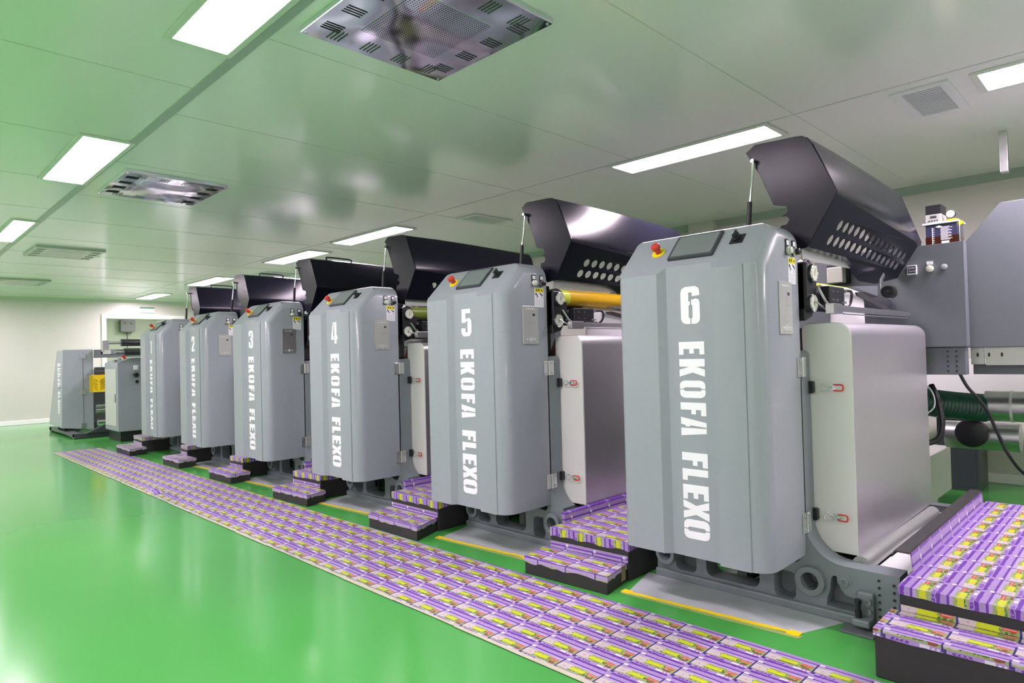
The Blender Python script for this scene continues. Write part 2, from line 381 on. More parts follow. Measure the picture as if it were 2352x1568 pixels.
ceil_light(1.6, 2.8, 4.06, 4.32, 'added panel lamp outside the view, over the press behind the camera', 'added lamps behind the camera')

ceil_light(-18.2, -17.0, 3.6, 3.85, 'added panel lamp in the next room, hidden above the far doorway', 'added lamps in the next room')  # pair of unseen lamps added to brighten the next room
ceil_light(-18.2, -17.0, 5.4, 5.65, 'added panel lamp in the next room, hidden behind the far wall', 'added lamps in the next room')
def louvre_group(b, cx, cy, along_x, n=4, L=.085, p=.0175, w=.005):
    for i in range(n):
        o = (i - (n - 1) / 2) * p
        if along_x: b.prism([(cy + o - w / 2, -.0265), (cy + o + w / 2, -.0265), (cy + o + w / 2, -.0295)], 'x', cx - L / 2, cx + L / 2)
        else: b.prism([(cx + o - w / 2, -.0265), (cx + o + w / 2, -.0265), (cx + o + w / 2, -.0295)], 'y', cy - L / 2, cy + L / 2)
def air_outlet(x0, x1, y0, y1, label, plain=False):
    t = thing('air_outlet', label, 'air outlet', ((x0 + x1) / 2, (y0 + y1) / 2, H), 'square stainless air outlets in the ceiling')
    hx, hy = (x1 - x0) / 2, (y1 - y0) / 2
    k = 'keypad' if plain else 'ffu'
    b = B(); b.box(-hx, hx, -hy, hy, -.026, 0); b.done('outlet_panel', k, t, bevel=.003)
    g = B(); g.box(-hx * .52, hx * .52, -hy * .52, hy * .52, -.0275, -.026); g.done('perforated_screen', 'ffup' if not plain else k, t)
    for sgn in (-1, 1):
        for q in (-.66, -.22, .22, .66):
            lv = B(); louvre_group(lv, sgn * hx * .79, q * hy, True); lv.done('louvre', 'bezel' if not plain else 'seam', t)
            lv = B(); louvre_group(lv, q * hx, sgn * hy * .79, False); lv.done('louvre', 'bezel' if not plain else 'seam', t)
    sc = B()
    for sx in (-1, 1):
        for sy in (-1, 1): sc.cyl((sx * (hx - .018), sy * (hy - .018), -.026), (sx * (hx - .018), sy * (hy - .018), -.029), .006, 10)
    sc.done('corner_screw', 'steel', t)
air_outlet(-2.54, -1.77, 1.325, 2.07, 'largest crumpled stainless air outlet at the top of the photo')
air_outlet(-6.06, -5.25, 1.365, 2.09, 'second crumpled stainless air outlet, above and left of the presses')
air_outlet(-10.1, -9.25, 1.455, 2.17, 'third ceiling air outlet, pale, between two aisle lamps on the left', True)
air_outlet(-13.9, -13.0, 1.5, 2.25, 'farthest pale ceiling air outlet at the left photo edge', True)

def grille(x0, x1, y0, y1, label):
    t = thing('return_air_grille', label, 'vent grille', ((x0 + x1) / 2, (y0 + y1) / 2, H), 'white slatted ceiling grilles')
    hx, hy = (x1 - x0) / 2, (y1 - y0) / 2; w = .05
    outer = [(-hx, -hy), (hx, -hy), (hx, hy), (-hx, hy)]; inner = [(-hx + w, -hy + w), (hx - w, -hy + w), (hx - w, hy - w), (-hx + w, hy - w)]
    B().prism(outer, 'z', -.012, 0, [inner]).done('grille_frame', 'grille', t, bevel=.003)
    B().box(-hx + w, hx - w, -hy + w, hy - w, -.003, -.0005).done('grille_backing', 'grilled', t)
    b = B(); n = 17
    for i in range(n):
        y = -hy + w + (i + .5) * (2 * hy - 2 * w) / n
        b.prism([(y - .006, -.0105), (y + .006, -.0125), (y + .006, -.0135), (y - .006, -.0115)], 'x', -hx + w, hx - w)
    b.done('grille_slats', 'grille', t)
grille(-1.05, -.765, 4.125, 4.71, 'white slatted ceiling grille left of the right-hand lamp')
grille(-5.12, -4.82, 4.36, 4.9, 'white slatted ceiling grille behind the raised hood of press 5')
grille(-10.6, -10.1, 4.6, 5.2, 'thin far ceiling grille above the hood of press 2')

# ------------------------------------------------------------------ lettering
def half_o(x_in, x_out, s):
    # one half of a stencil O; x_in is the slit side, x_out the outside
    def X(t): return x_out + (x_in - x_out) * t
    pts = [(X(1), 0), (X(.55), 0)] + [(X(.55 - .55 * math.sin(a)), .22 - .22 * math.cos(a)) for a in (PI / 8, PI / 4, 3 * PI / 8, PI / 2)]
    pts += [(X(.55 - .55 * math.cos(a)), .78 + .22 * math.sin(a)) for a in (0, PI / 8, PI / 4, 3 * PI / 8)] + [(X(.55), 1), (X(1), 1), (X(1), .86), (X(.82), .80), (X(.82), .20), (X(1), .14)]
    return pts
GL = {
 'E': [[(0, 0), (1, 0), (1, .18), (.56, .18), (.56, .41), (.92, .41), (.92, .59), (.56, .59), (.56, .81), (1, .81), (1, 1), (0, 1)]],
 'F': [[(0, 0), (.56, 0), (.56, .42), (.9, .42), (.9, .6), (.56, .6), (.56, .8), (1, .8), (1, 1), (0, 1)]],
 'L': [[(0, 0), (1, 0), (1, .2), (.6, .2), (.6, 1), (0, 1)]],
 'K': [[(0, 0), (.42, 0), (.44, .38), (.6, 0), (1, 0), (.76, .52), (1, 1), (.6, 1), (.44, .66), (.42, 1), (0, 1)]],
 'O': [half_o(.475, 0, 1), half_o(.525, 1, 1)],
 'A': [[(0, 0), (.38, 0), (.42, .17), (.50, .17), (.50, .35), (.43, .36), (.52, 1), (.27, 1)], [(.58, 0), (1, 0), (.84, 1), (.58, 1)]],
 'X': [[(0, 0), (.38, 0), (.5, .3), (.6, 0), (1, 0), (.74, .5), (1, 1), (.6, 1), (.5, .7), (.4, 1), (0, 1), (.26, .5)]],
 '1': [[(.36, 0), (.66, 0), (.66, 1), (.46, 1), (.22, .84), (.22, .77), (.36, .77)]],
 '2': [[(0, 0), (1, 0), (1, .16), (.46, .16), (.95, .54), (1, .65), (1, .88), (.8, 1), (.2, 1), (0, .88), (0, .66), (.38, .66), (.38, .84), (.62, .84), (.62, .64), (0, .2)]],
 '3': [[(.2, 0), (.8, 0), (1, .12), (1, .42), (.85, .51), (1, .6), (1, .88), (.8, 1), (.2, 1), (0, .88), (0, .68), (.38, .68), (.38, .86), (.62, .86), (.62, .6), (.36, .56), (.36, .46), (.62, .43), (.62, .14), (.38, .14), (.38, .36), (0, .36), (0, .13)]],
 '4': [[(0, .18), (.4, .18), (.4, .36), (.28, .36), (.42, 1), (.30, 1), (0, .36)], [(.5, 0), (.85, 0), (.85, .19), (1, .19), (1, .35), (.85, .38), (.85, 1), (.5, 1)]],
 '5': [[(0, .13), (.2, 0), (.8, 0), (1, .13), (1, .56), (.82, .67), (.42, .63), (.42, .84), (.9, .84), (.9, 1), (.05, 1), (.05, .5), (.40, .5), (.46, .55), (.62, .55), (.62, .15), (.4, .15), (.4, .3), (0, .3)]],
 '6': [[(.5, 0), (.25, 0), (.07, .05), (0, .14), (0, .85), (.07, .95), (.25, 1), (.78, 1), (.94, .95), (1, .87), (1, .75), (.6, .73), (.6, .84), (.42, .84), (.42, .6), (.5, .6), (.5, .52), (.42, .48), (.42, .17), (.5, .14)],
       [(.55, 0), (.8, 0), (.95, .05), (1, .13), (1, .56), (.95, .64), (.8, .67), (.56, .64), (.56, .52), (.62, .48), (.62, .17), (.55, .14)]],
}
ROWS = [('E', 782.6, 812), ('K', 821.8, 862), ('O', 870.6, 909.9), ('F', 920.4, 949.8), ('A', 953.7, 996), ('F', 1033.8, 1066), ('L', 1070.8, 1097), ('E', 1106.5, 1139.6), ('X', 1142, 1184), ('O', 1185, 1228.5)]
def lettering(y, xc, hgt, zmap, depth=.0015, rows=None):
    b = B()
    for ch, a0, a1 in (rows or ROWS):
        z0, z1 = zmap(a0), zmap(a1)
        for poly in GL[ch]:
            # reading direction runs down; tops of the letters point to +x
            b.prism([(xc + (q[1] - .5) * hgt, z0 + (z1 - z0) * q[0]) for q in poly], 'y', y - depth, y)
    return b
def number(ch, y, xc, w, z0, z1, depth=.0015):
    b = B()
    for poly in GL[ch]: b.prism([(xc + (q[0] - .5) * w, z0 + (z1 - z0) * q[1]) for q in poly], 'y', y - depth, y)
    return b

# ------------------------------------------------------------------ printing unit
XS = -1.163                         # side face of cabinet 6
YF, YC, YP = 2.62, 2.65, 3.02       # cabinet front, recessed channel, frame plate
ZB, ZK, ZT = .256, 1.546, 1.748     # cabinet bottom, knee of the slanted desk, top
def clip(bm, co, no):
    g = bm.verts[:] + bm.edges[:] + bm.faces[:]
    r = bmesh.ops.bisect_plane(bm, geom=g, plane_co=co, plane_no=no, clear_outer=True, dist=1e-6)
    ed = [e for e in r['geom_cut'] if isinstance(e, bmesh.types.BMEdge)]
    if ed: bmesh.ops.contextual_create(bm, geom=ed)
def round_edge(bm, p, n1, n2, r, seg=6):
    # p: a point on the sharp edge between planes n1 and n2; cut with planes tangent to the fillet
    n1 = Vector(n1).normalized(); n2 = Vector(n2).normalized()
    ang = n1.angle(n2); mid = (n1 + n2).normalized(); c = Vector(p) - mid * (r / math.cos(ang / 2))
    for i in range(1, seg):
        t = i / seg; n = (n1 * math.sin((1 - t) * ang) + n2 * math.sin(t * ang)).normalized()
        clip(bm, c + n * r, n)
def cabinet_mesh():
    xl, xr = -1.872, XS
    plan = [(xl, YP), (xl, YF + .02), (xl + .02, YF), (-1.655, YF), (-1.622, YC), (-1.392, YC), (-1.378, YF), (-1.245, YF), (-1.238, YF + .004)]
    plan += [(XS - .085 + .085 * math.sin(a), YF + .006 + .085 - .085 * math.cos(a)) for a in (PI * k / 12 for k in range(0, 7))]
    plan += [(xr, YP)]
    b = B(); b.prism(plan, 'z', ZB, 1.95)
    bm = b.bm
    bmesh.ops.remove_doubles(bm, verts=bm.verts, dist=1e-5)
    bmesh.ops.recalc_face_normals(bm, faces=bm.faces)
    dn = (0, -1, 1)
    clip(bm, (0, YF, ZK), dn); clip(bm, (0, 0, ZT), (0, 0, 1))
    round_edge(bm, (xr, 0, ZT), (0, 0, 1), (1, 0, 0), .10, 7)
    # slanted desk to side face
    ys = YF + .1
    round_edge(bm, (xr, ys, ZK + .1), dn, (1, 0, 0), .075, 6)
    round_edge(bm, (xl, 0, ZT), (0, 0, 1), (-1, 0, 0), .03, 3)
    round_edge(bm, (0, YF + (ZT - ZK), ZT), (0, 0, 1), dn, .06, 4)
    return b
SL = Matrix.Translation((0, YF, ZK)) @ Matrix(((1, 0, 0, 0), (0, .7071, -.7071, 0), (0, .7071, .7071, 0), (0, 0, 0, 1)))  # desk frame: x, up the slope, out
def zmap6(y): return 1.232 - (y - 783) * .001993 - .004

def frame_profile(first):
    x0 = XS - 1.20; x1 = XS + .373
    pts = [(x0, 0), (x1, 0), (x1, .236), (-1.00, .236)]
    pts += [(-1.00 - .165 * math.sin(a), .236 + .165 - .165 * math.cos(a)) for a in (PI * k / 16 for k in range(1, 9))]
    pts += [(XS, .45), (XS, 1.16)] + arc(XS - .02, 1.16, .02, 0, 90, 3) + [(-1.85, 1.18), (-1.85, .40)]
    pts += [(-1.85 - .16 * math.sin(a) , .236 + .164 * (1 - math.sin(a)) if False else .40 - .164 * (1 - math.cos(a)) ) for a in ()]
    pts += [(-1.88, .30), (-1.95, .25), (-2.02, .236), (x0, .236)]
    return pts
def hood_pts(Y0, Y1):
    near = [(-1.418, 2.150), (-1.372, 2.178), (-1.175, 2.172), (-1.128, 2.158), (-1.100, 2.118), (-1.006, 1.898), (-1.006, 1.872), (-1.139, 1.656)]
    far = [(-1.418, 2.150), (-1.372, 2.165), (-1.175, 2.145), (-1.128, 2.130), (-1.100, 2.088), (-1.006, 1.81), (-1.006, 1.785), (-1.12, 1.62)]
    return near, far

def make_unit(k, dx):
    nm = str(k)
    pos = {6: 'nearest the camera', 5: 'second nearest the camera', 4: 'third from the camera', 3: 'fourth from the camera', 2: 'fifth from the camera', 1: 'farthest and smallest'}[k]
    root = thing('printing_press_unit', 'grey printing unit with a large white %s on its cabinet, %s' % (nm, pos), 'printing press', (0, 0, 0), 'numbered printing units in a row')
    T = []
    def D(b, name, m, parent=root, **kw):
        o = b.done(name, m, parent, **kw); T.append(o); return o
    # cabinet and its controls
    cab = D(cabinet_mesh(), 'control_cabinet', 'grey', bevel=.006, seg=2, smooth=32)
    D(number(nm, YC, -1.501, .095 if k != 1 else .09, 1.309, 1.478), 'number_sign', 'white', cab, label='white number %s' % nm)
    D(lettering(YC, -1.501, .127, zmap6, rows=ROWS[:5]), 'lettering', 'white', cab, label='white stencil lettering reading EKOFA')
    D(lettering(YC, -1.501, .127, zmap6, rows=ROWS[5:]), 'lettering', 'white', cab, label='white stencil lettering reading FLEXO')
    b = B(SL); b.prism(rrect(-1.632, -1.402, .088, .262, .008), 'z', 0, .010); scr = D(b, 'touch_screen', 'bezel', cab, bevel=.003)
    # raised emergency stop
    b = B(SL); b.lathe((-1.71, .165, 0), (0, 0, 1), [(0, .034), (.003, .034)], 28); D(b, 'emergency_stop_plate', 'yellow', cab)
    b = B(SL); b.lathe((-1.71, .165, .003), (0, 0, 1), [(0, .014), (.022, .014), (.022, .019), (.026, .022), (.042, .022), (.047, .018), (.049, .001)], 24); D(b, 'emergency_stop_button', 'red', cab, smooth=40)
    b = B(SL); b.box(-1.345, -1.285, .155, .215, 0, .004); D(b, 'selector_plate', 'black', cab)
    b = B(SL); b.lathe((-1.318, .188, .004), (0, 0, 1), [(0, .021), (.008, .021), (.010, .016), (.024, .016), (.026, .012)], 18); b.box(-1.322, -1.314, .170, .208, .024, .036); D(b, 'selector_switch', 'black', cab, smooth=40)
    # side face: buttons, warning label, membrane panel
    for y, m2, nm2 in ((2.905, 'cream', 'push_button'), (2.975, 'black', 'rotary_knob')):
        b = B(); b.prism(rrect(y - .017, y + .017, 1.602, 1.672, .005, 2), 'x', XS, XS + .004); pl = D(b, 'button_plate', 'black', cab)
        b = B(); b.prism(rrect(y - .012, y + .012, 1.645, 1.666, .002, 2), 'x', XS + .004, XS + .006); D(b, 'button_caption', 'white', cab)
        b = B(); b.lathe((XS + .004, y, 1.621), (1, 0, 0), [(0, .0175), (.009, .0175), (.010, .015), (.019 if m2 == 'cream' else .026, .0145), (.021 if m2 == 'cream' else .028, .011)], 20); D(b, nm2, m2, cab, smooth=40)
        if m2 == 'black':
            b = B(); b.lathe((XS + .0045, y, 1.621), (1, 0, 0), [(0, .0185), (.010, .0185)], 20); D(b, 'chrome_ring', 'steel', cab)
    b = B(); b.box(XS, XS + .0015, 2.912, 2.992, 1.475, 1.595); wl = D(b, 'warning_label', 'white', cab)
    b = B(); b.box(XS + .0015, XS + .0022, 2.914, 2.990, 1.566, 1.592); D(b, 'warning_band', 'yellow', cab)
    b = B()
    for yy in (2.924, 2.944, 2.972): b.box(XS + .0022, XS + .0028, yy, yy + .009, 1.573, 1.585)
    def blob(pts): b.prism(pts, 'x', XS + .0015, XS + .0022)
    blob([(2.919, 1.562), (2.927, 1.563), (2.938, 1.545), (2.944, 1.540), (2.941, 1.536), (2.930, 1.543), (2.926, 1.552), (2.920, 1.548), (2.918, 1.552)])
    blob([(2.953, 1.561), (2.962, 1.563), (2.975, 1.556), (2.984, 1.552), (2.983, 1.546), (2.972, 1.540), (2.976, 1.548), (2.966, 1.551)])
    D(b, 'warning_pictogram', 'ink', cab)
    b = B()
    for cy_, r_ in ((2.930, .008), (2.976, .009)): b.prism(circ(cy_, 1.534, r_, 16), 'x', XS + .0015, XS + .0021, [circ(cy_, 1.534, r_ - .0015, 16)])
    for i, z in enumerate((1.517, 1.509, 1.500, 1.492, 1.483)): b.box(XS + .0015, XS + .0021, 2.922 if i % 2 else 2.918, 2.985, z, z + .0016)
    D(b, 'warning_text', 'lines', cab)
    if k > 1:
        b = B(); b.box(XS, XS + .005, 2.800, 2.935, 1.250, 1.480); mp = D(b, 'membrane_panel', 'keypad' if k != 3 else 'steel', cab, bevel=.0015)
        b = B()
        for i in range(5): b.prism([(q[0], q[1]) for q in circ(2.833 + i * .017, 1.462, .0042, 10)], 'x', XS + .005, XS + .0065)
        for i in range(5): b.prism(circ(2.831 + i * .018, 1.279, .0045, 10), 'x', XS + .005, XS + .0065)
        b.prism(circ(2.867, 1.287, .0042, 10), 'x', XS + .005, XS + .0065); b.prism(circ(2.867, 1.270, .0042, 10), 'x', XS + .005, XS + .0065)
        D(b, 'membrane_key', 'white', cab)
        b = B()
        for i in range(16): b.box(XS + .005, XS + .0058, 2.872, 2.874, 1.300 + i * .0095, 1.303 + i * .0095)
        b.box(XS + .005, XS + .0058, 2.838, 2.905, 1.376, 1.378)
        for i in range(7): b.box(XS + .005, XS + .0058, 2.842, 2.852, 1.300 + i * .009, 1.3015 + i * .009)
        for yy, w in ((2.833, .028), (2.880, .026)): b.box(XS + .005, XS + .0058, yy, yy + w, 1.259, 1.2635)
        D(b, 'membrane_print', 'lines', cab)
        b = B(); b.box(XS + .005, XS + .006, 2.884, 2.905, 1.420, 1.434); D(b, 'digital_display', 'ink', cab)
    else:
        b = B(); b.prism(rrect(2.915, 2.955, 1.40, 1.475, .005, 2), 'x', XS, XS + .004); D(b, 'button_plate', 'black', cab)
        b = B(); b.lathe((XS + .004, 2.935, 1.455), (1, 0, 0), [(0, .017), (.010, .017), (.012, .012)], 16); D(b, 'push_button', 'cream', cab, smooth=40)
        b = B(); b.lathe((XS + .004, 2.935, 1.418), (1, 0, 0), [(0, .017), (.020, .015), (.024, .012)], 16); D(b, 'rotary_knob', 'black', cab, smooth=40)
    # hinges between cabinet and frame plate
    for z in (.40, 1.10):
        b = B(); b.box(XS, XS + .007, 2.975, 3.012, z - .045, z + .045); b.box(XS, XS + .007, 3.028, 3.065, z - .045, z + .045)
        b.cyl((XS + .008, 3.02, z - .045), (XS + .008, 3.02, z + .045), .008, 12)
        for yy in (2.993, 3.047):
            for dz in (-.03, .03): b.cyl((XS + .007, yy, z + dz), (XS + .011, yy, z + dz), .007, 10)
        D(b, 'hinge', 'steel', root, bevel=.0015)
    # cast side frame
    x0 = -1.945; x1 = XS + .373 if k == 6 else -1.055
    flr = [(-1.00 - .163 * math.sin(a), .236 + .163 - .163 * math.cos(a)) for a in (PI * q / 16 for q in range(1, 9))]
    flr = [q for q in flr if q[0] < x1 - .002]
    prof = [(x0, 0), (x1, 0)] + ([(x1, .236), (-1.00, .236)] if k == 6 else []) + flr
    prof += [(XS, 1.15)] + arc(XS - .025, 1.15, .025, 0, 90, 3) + [(-1.86, 1.175), (-1.86, .41)]
    prof += [(-1.86 - .16 * (1 - math.cos(a)), .40 - .164 * math.sin(a)) for a in (PI * q / 12 for q in range(0, 7))] + [(x0, .236)]
    holes = [circ(-1.145, .146, .038, 24), circ(-1.885, .122, .034, 20),
             rrect(-1.66, -1.385, .052, .215, .035), rrect(-1.835, -1.715, .048, .20, .03),
             rrect(-1.315, -1.215, .038, .165, .028),
             [(-1.305, .250), (-1.29, .232), (-1.255, .216), (-1.21, .212), (-1.195, .225), (-1.185, .262), (-1.185, .30), (-1.305, .30)],
             ]
    if k == 6: holes.append([(-1.082, .048), (-1.078, .085), (-1.066, .12), (-1.062, .160), (-1.058, .178), (-1.050, .186), (-1.038, .186), (-1.030, .165), (-1.022, .135), (-1.000, .112), (-.965, .104), (-.952, .092), (-.948, .070), (-.946, .048)])
    b = B(); b.prism(prof, 'y', 3.01, 3.125, holes)
    fr = D(b, 'side_frame', 'cast', bevel=.005, seg=2, smooth=40)
    b = B()
    for cx, cz, r0, r1 in ((-1.145, .146, .064, .038), (-1.885, .122, .055, .034)):
        b = B(); b.prism(circ(cx, cz, r0, 28), 'y', 2.985, 3.01, [circ(cx, cz, r1, 28)]); D(b, 'frame_boss', 'cast', fr, bevel=.004, smooth=40)
    b = B(); b.box(x0, x1 - (.14 if k == 6 else 0), 2.985, 3.01, 0.0, .040); D(b, 'base_flange', 'cast', fr, bevel=.008)
    b = B(); b.box(x0, -1.66, 3.10, 3.118, .0, .235); b.box(-1.385, x1 - .01, 3.10, 3.118, 0, .235); D(b, 'frame_web', 'cast', fr)
    if k == 6:
        b = B(); b.lathe((-1.005, 3.01, .172), (0, -1, 0), [(0, .030), (.003, .030), (.004, .021), (.010, .020), (.012, .009), (.006, .008)], 24); D(b, 'frame_bolt', 'cast', fr, smooth=40)
        b = B()
        for xx in (-.868, -.812):
            for i in range(6 if xx < -.85 else 5): b.cyl((xx, 3.0115, .205 - i * .030 - (.0 if xx < -.85 else .008)), (xx, 3.006, .205 - i * .030 - (.0 if xx < -.85 else .008)), .0055, 10)
        D(b, 'bolt_hole', 'black', fr)
        # foot bracket with levelling screw
        b = B(); b.box(-.948, -.885, 2.985, 3.01, .035, .150); b.box(-.955, -.885, 2.925, 3.01, .022, .052); ft = D(b, 'levelling_foot', 'cast', root, bevel=.007)
        b = B()
        for z in (.115, .075): b.lathe((-.905, 2.985, z), (0, -1, 0), [(0, .014), (.010, .014), (.010, .007), (.005, .006)], 16)
        D(b, 'foot_bolt', 'cast', ft, smooth=40)
        b = B(); b.lathe((-.935, 2.955, .022), (0, 0, 1), [(0, .008), (.03, .008), (.032, .013), (.060, .013), (.062, .010), (.085, .010), (.087, .013), (.105, .013)], 16); D(b, 'levelling_screw', 'black', ft, smooth=40)
        b = B(); b.box(-.99, -.86, 2.885, 3.01, 0.0, .008); D(b, 'foot_plate', 'greyd', ft, bevel=.002)
    # far side frame
    b = B(); b.box(x0, x1, 4.48, 4.56, 0, .236); b.box(-1.90, XS + .10, 4.48, 4.56, .236, 1.30)
    b.prism([(-1.90, 1.168), (-.787, 1.168), (-.787, 1.775), (-1.55, 1.775), (-1.80, 1.66), (-1.90, 1.60)], 'y', 4.48, 4.56)
    D(b, 'rear_frame', 'greyd', bevel=.002)
    # cross members low in the base
    b = B(); b.box(-1.13, -1.09, 3.12, 4.48, .02, .10); b.box(-1.9, -1.86, 3.12, 4.48, .02, .12); b.box(-1.55, -1.50, 3.12, 4.48, .02, .12); D(b, 'cross_member', 'greyd')
    # silver drum cover, rounded in section
    sx0, sx1 = XS - .035, XS + .183
    sec = [(sx0, .255), (sx1, .255), (sx1, 1.235)] + arc(sx1 - .065, 1.235, .065, 8, 90, 7) + arc(sx0 + .03, 1.27, .03, 90, 180, 4)
    b = B(); b.prism(sec, 'y', 3.135, 4.42); sc = D(b, 'drum_cover', 'silver', bevel=.003, smooth=35)
    sec2 = [(sx0 + .003, .258), (sx1 - .003, .258), (sx1 - .003, 1.235)] + arc(sx1 - .065, 1.235, .062, 8, 90, 7) + arc(sx0 + .03, 1.27, .027, 90, 180, 4)
    b = B(); b.prism(sec2, 'y', 3.130, 3.136); D(b, 'cover_end_plate', 'silverf', sc, smooth=35)
    for z in (.42, 1.005):
        y = 3.130; lx = XS + .035
        b = B(); b.prism(rrect(lx - .050, lx - .014, z - .028, z + .028, .008, 2), 'y', y - .03, y - .004); la = D(b, 'latch_block', 'black', sc, bevel=.004)
        b = B(); b.tube([(lx + .012, y - .022, z - .012), (lx + .022, y - .022, z + .013), (lx + .035, y - .022, z + .013), (lx + .055, y - .020, z + .002), (lx + .058, y - .020, z - .002), (lx + .040, y - .022, z - .013), (lx + .022, y - .022, z - .014), (lx + .012, y - .022, z - .010)], .0025, 8)
        b.box(lx + .050, lx + .078, y - .010, y, z - .014, z + .012); b.box(lx + .066, lx + .071, y - .022, y - .008, z - .014, z + .014); b.box(lx + .071, lx + .092, y - .020, y - .016, z - .002, z + .002)
        D(b, 'latch_hook', 'chrome', sc)
        b = B(); b.tube([(lx + .072, y - .02, z + .012), (lx + .105, y - .02, z + .012), (lx + .112, y - .02, z + .006), (lx + .112, y - .02, z - .008), (lx + .105, y - .02, z - .014), (lx + .072, y - .02, z - .014)], .0035, 8)
        D(b, 'latch_handle', 'red', sc)
    # rollers beneath the cover
    b = B(); b.cyl((-1.065, 3.13, .185), (-1.065, 4.48, .185), .052, 32); D(b, 'transfer_roller', 'brown', smooth=40)
    b = B(); b.lathe((-1.065, 3.124, .185), (0, 1, 0), [(0, .020), (.002, .020), (.004, .048), (.012, .053)], 32); D(b, 'roller_end_ring', 'steel', smooth=40)
    if k == 6:
        b = B(); b.cyl((-.965, 3.11, .225), (-.965, 4.36, .215), .038, 32); D(b, 'guide_roller', 'roller', smooth=40)
    # dark body behind the cover
    b = B(); b.box(-1.80, XS + .02, 3.16, 4.45, .26, 1.20); D(b, 'machine_body', 'black', bevel=.02)
    b = B(); b.prism([(XS - .085, .9), (XS - .036, .9), (XS - .036, 1.28), (XS - .046, 1.28), (XS - .085, 1.20)], 'y', 3.14, 3.155); D(b, 'inner_side_panel', 'redbrown')
    # printing deck: bearing plate, rollers, gauges
    b = B(); b.box(-1.80, XS - .06, 3.03, 3.12, 1.18, 1.62); b.box(XS - .06, XS + .03, 3.05, 3.12, 1.36, 1.58); b.prism([(3.05, 1.58), (3.10, 1.60), (3.16, 1.58), (3.20, 1.50), (3.18, 1.40), (3.13, 1.33), (3.05, 1.31)], 'x', XS - .02, XS + .018); bp_ = D(b, 'bearing_housing', 'black', bevel=.006)
    for y, z in ((3.10, 1.530), (3.085, 1.392)):
        b = B(); b.lathe((XS + .018, y, z), (1, 0, 0), [(0, .042), (.022, .042), (.026, .040)], 28); g = D(b, 'pressure_gauge', 'black', smooth=40)
        b = B(); b.lathe((XS + .030, y, z), (1, 0, 0), [(.012, .041), (.016, .041), (.018, .037), (.0145, .035)], 28); D(b, 'gauge_ring', 'chrome', g, smooth=40)
        b = B(); b.prism(circ(y, z, .035, 24), 'x', XS + .044, XS + .0455); D(b, 'gauge_dial', 'cream', g)
        b = B(); b.prism([(y - .002, z - .010), (y + .002, z - .010), (y + .010, z + .020), (y + .007, z + .021)], 'x', XS + .0455, XS + .0462); D(b, 'gauge_needle', 'ink', g)
    b = B(); b.tube([(XS + .06, 3.10, 1.46), (XS + .075, 3.14, 1.40), (XS + .085, 3.20, 1.355)], .006, 8); b.tube([(XS + .05, 3.08, 1.40), (XS + .08, 3.17, 1.35)], .004, 8); D(b, 'lever_rod', 'steel')
    yc = 'yelplate' if k in (5, 6) else 'olive'
    pz, pr_ = (1.545, .050) if k != 6 else (1.494, .018)
    b = B(); b.cyl((XS - .02 if k != 6 else XS - .06, 3.12, pz), (XS - .02 if k != 6 else XS - .06, 4.48 if k != 6 else 3.92, pz), pr_, 32); pr = D(b, 'plate_cylinder', yc, smooth=40)
    if k == 5:
        b = B(); b.cyl((XS - .02, 3.22, 1.545), (XS - .02, 3.80, 1.545), .0515, 32); D(b, 'printing_plate', 'orange', pr, smooth=40)
    b = B(); b.cyl((XS - .068, 3.12, 1.435), (XS - .068, 4.48, 1.435), .066, 36); D(b, 'ink_roller', 'darkroll', smooth=40)
    # white web passing over and down
    web = [(q[0] - .078, q[1]) for q in [(XS - .02, 1.512), (XS + .02, 1.512), (XS + .055, 1.492), (XS + .074, 1.462), (XS + .082, 1.43), (XS + .084, 1.25), (XS + .080, 1.25), (XS + .078, 1.43), (XS + .070, 1.460), (XS + .052, 1.488), (XS + .018, 1.508), (XS - .02, 1.508)]]
    b = B(); b.prism(web, 'y', 3.40, 3.93); D(b, 'paper_web', 'web', smooth=40)
    b = B(); b.box(XS + .090, XS + .112, 3.19, 4.42, 1.352, 1.380); b.box(XS + .080, XS + .116, 3.12, 3.24, 1.340, 1.387); b.box(XS + .095, XS + .107, 3.30, 4.40, 1.340, 1.346); rb = D(b, 'ink_pan_bar', 'steel', bevel=.002)
    b = B(); b.box(XS + 0.025, XS + 0.075, 3.20, 3.40, 1.388, 1.475); b.box(XS + 0.025, XS + 0.075, 3.30, 3.44, 1.372, 1.39); mt = D(b, 'pan_motor', 'black', bevel=.006)
    b = B()
    for yy in (3.24, 3.30):
        for zz in (1.41, 1.45): b.cyl((XS + 0.075, yy, zz), (XS + 0.078, yy, zz), .0035, 8)
    b.box(XS + 0.075, XS + 0.078, 3.37, 3.415, 1.397, 1.407); b.cyl((XS + 0.055, 3.40, 1.458), (XS + 0.082, 3.40, 1.458), .009, 10); D(b, 'motor_fitting', 'steel', mt)
    b = B(); b.tube([(XS + 0.075, 3.41, 1.46), (XS + 0.080, 3.47, 1.46), (XS + 0.075, 3.50, 1.44), (XS + 0.070, 3.49, 1.40), (XS + 0.065, 3.45, 1.375)], .007, 8); D(b, 'motor_cable', 'black', mt)
    b = B(); b.prism([(3.50, 1.455), (3.56, 1.46), (4.0, 1.40), (4.08, 1.38), (4.08, 1.365), (3.98, 1.375), (3.52, 1.44)], 'x', XS + .09, XS + .10); D(b, 'chain_guard', 'blackm')
    b = B(); b.lathe((XS + .09, 4.02, 1.485), (0, 1, 0), [(0, .010), (.03, .010), (.031, .034), (.045, .034), (.047, .029), (.055, .029), (.057, .034), (.065, .034), (.067, .029), (.075, .029), (.077, .034), (.10, .034)], 20); kb = D(b, 'ribbed_knob', 'black', smooth=30)
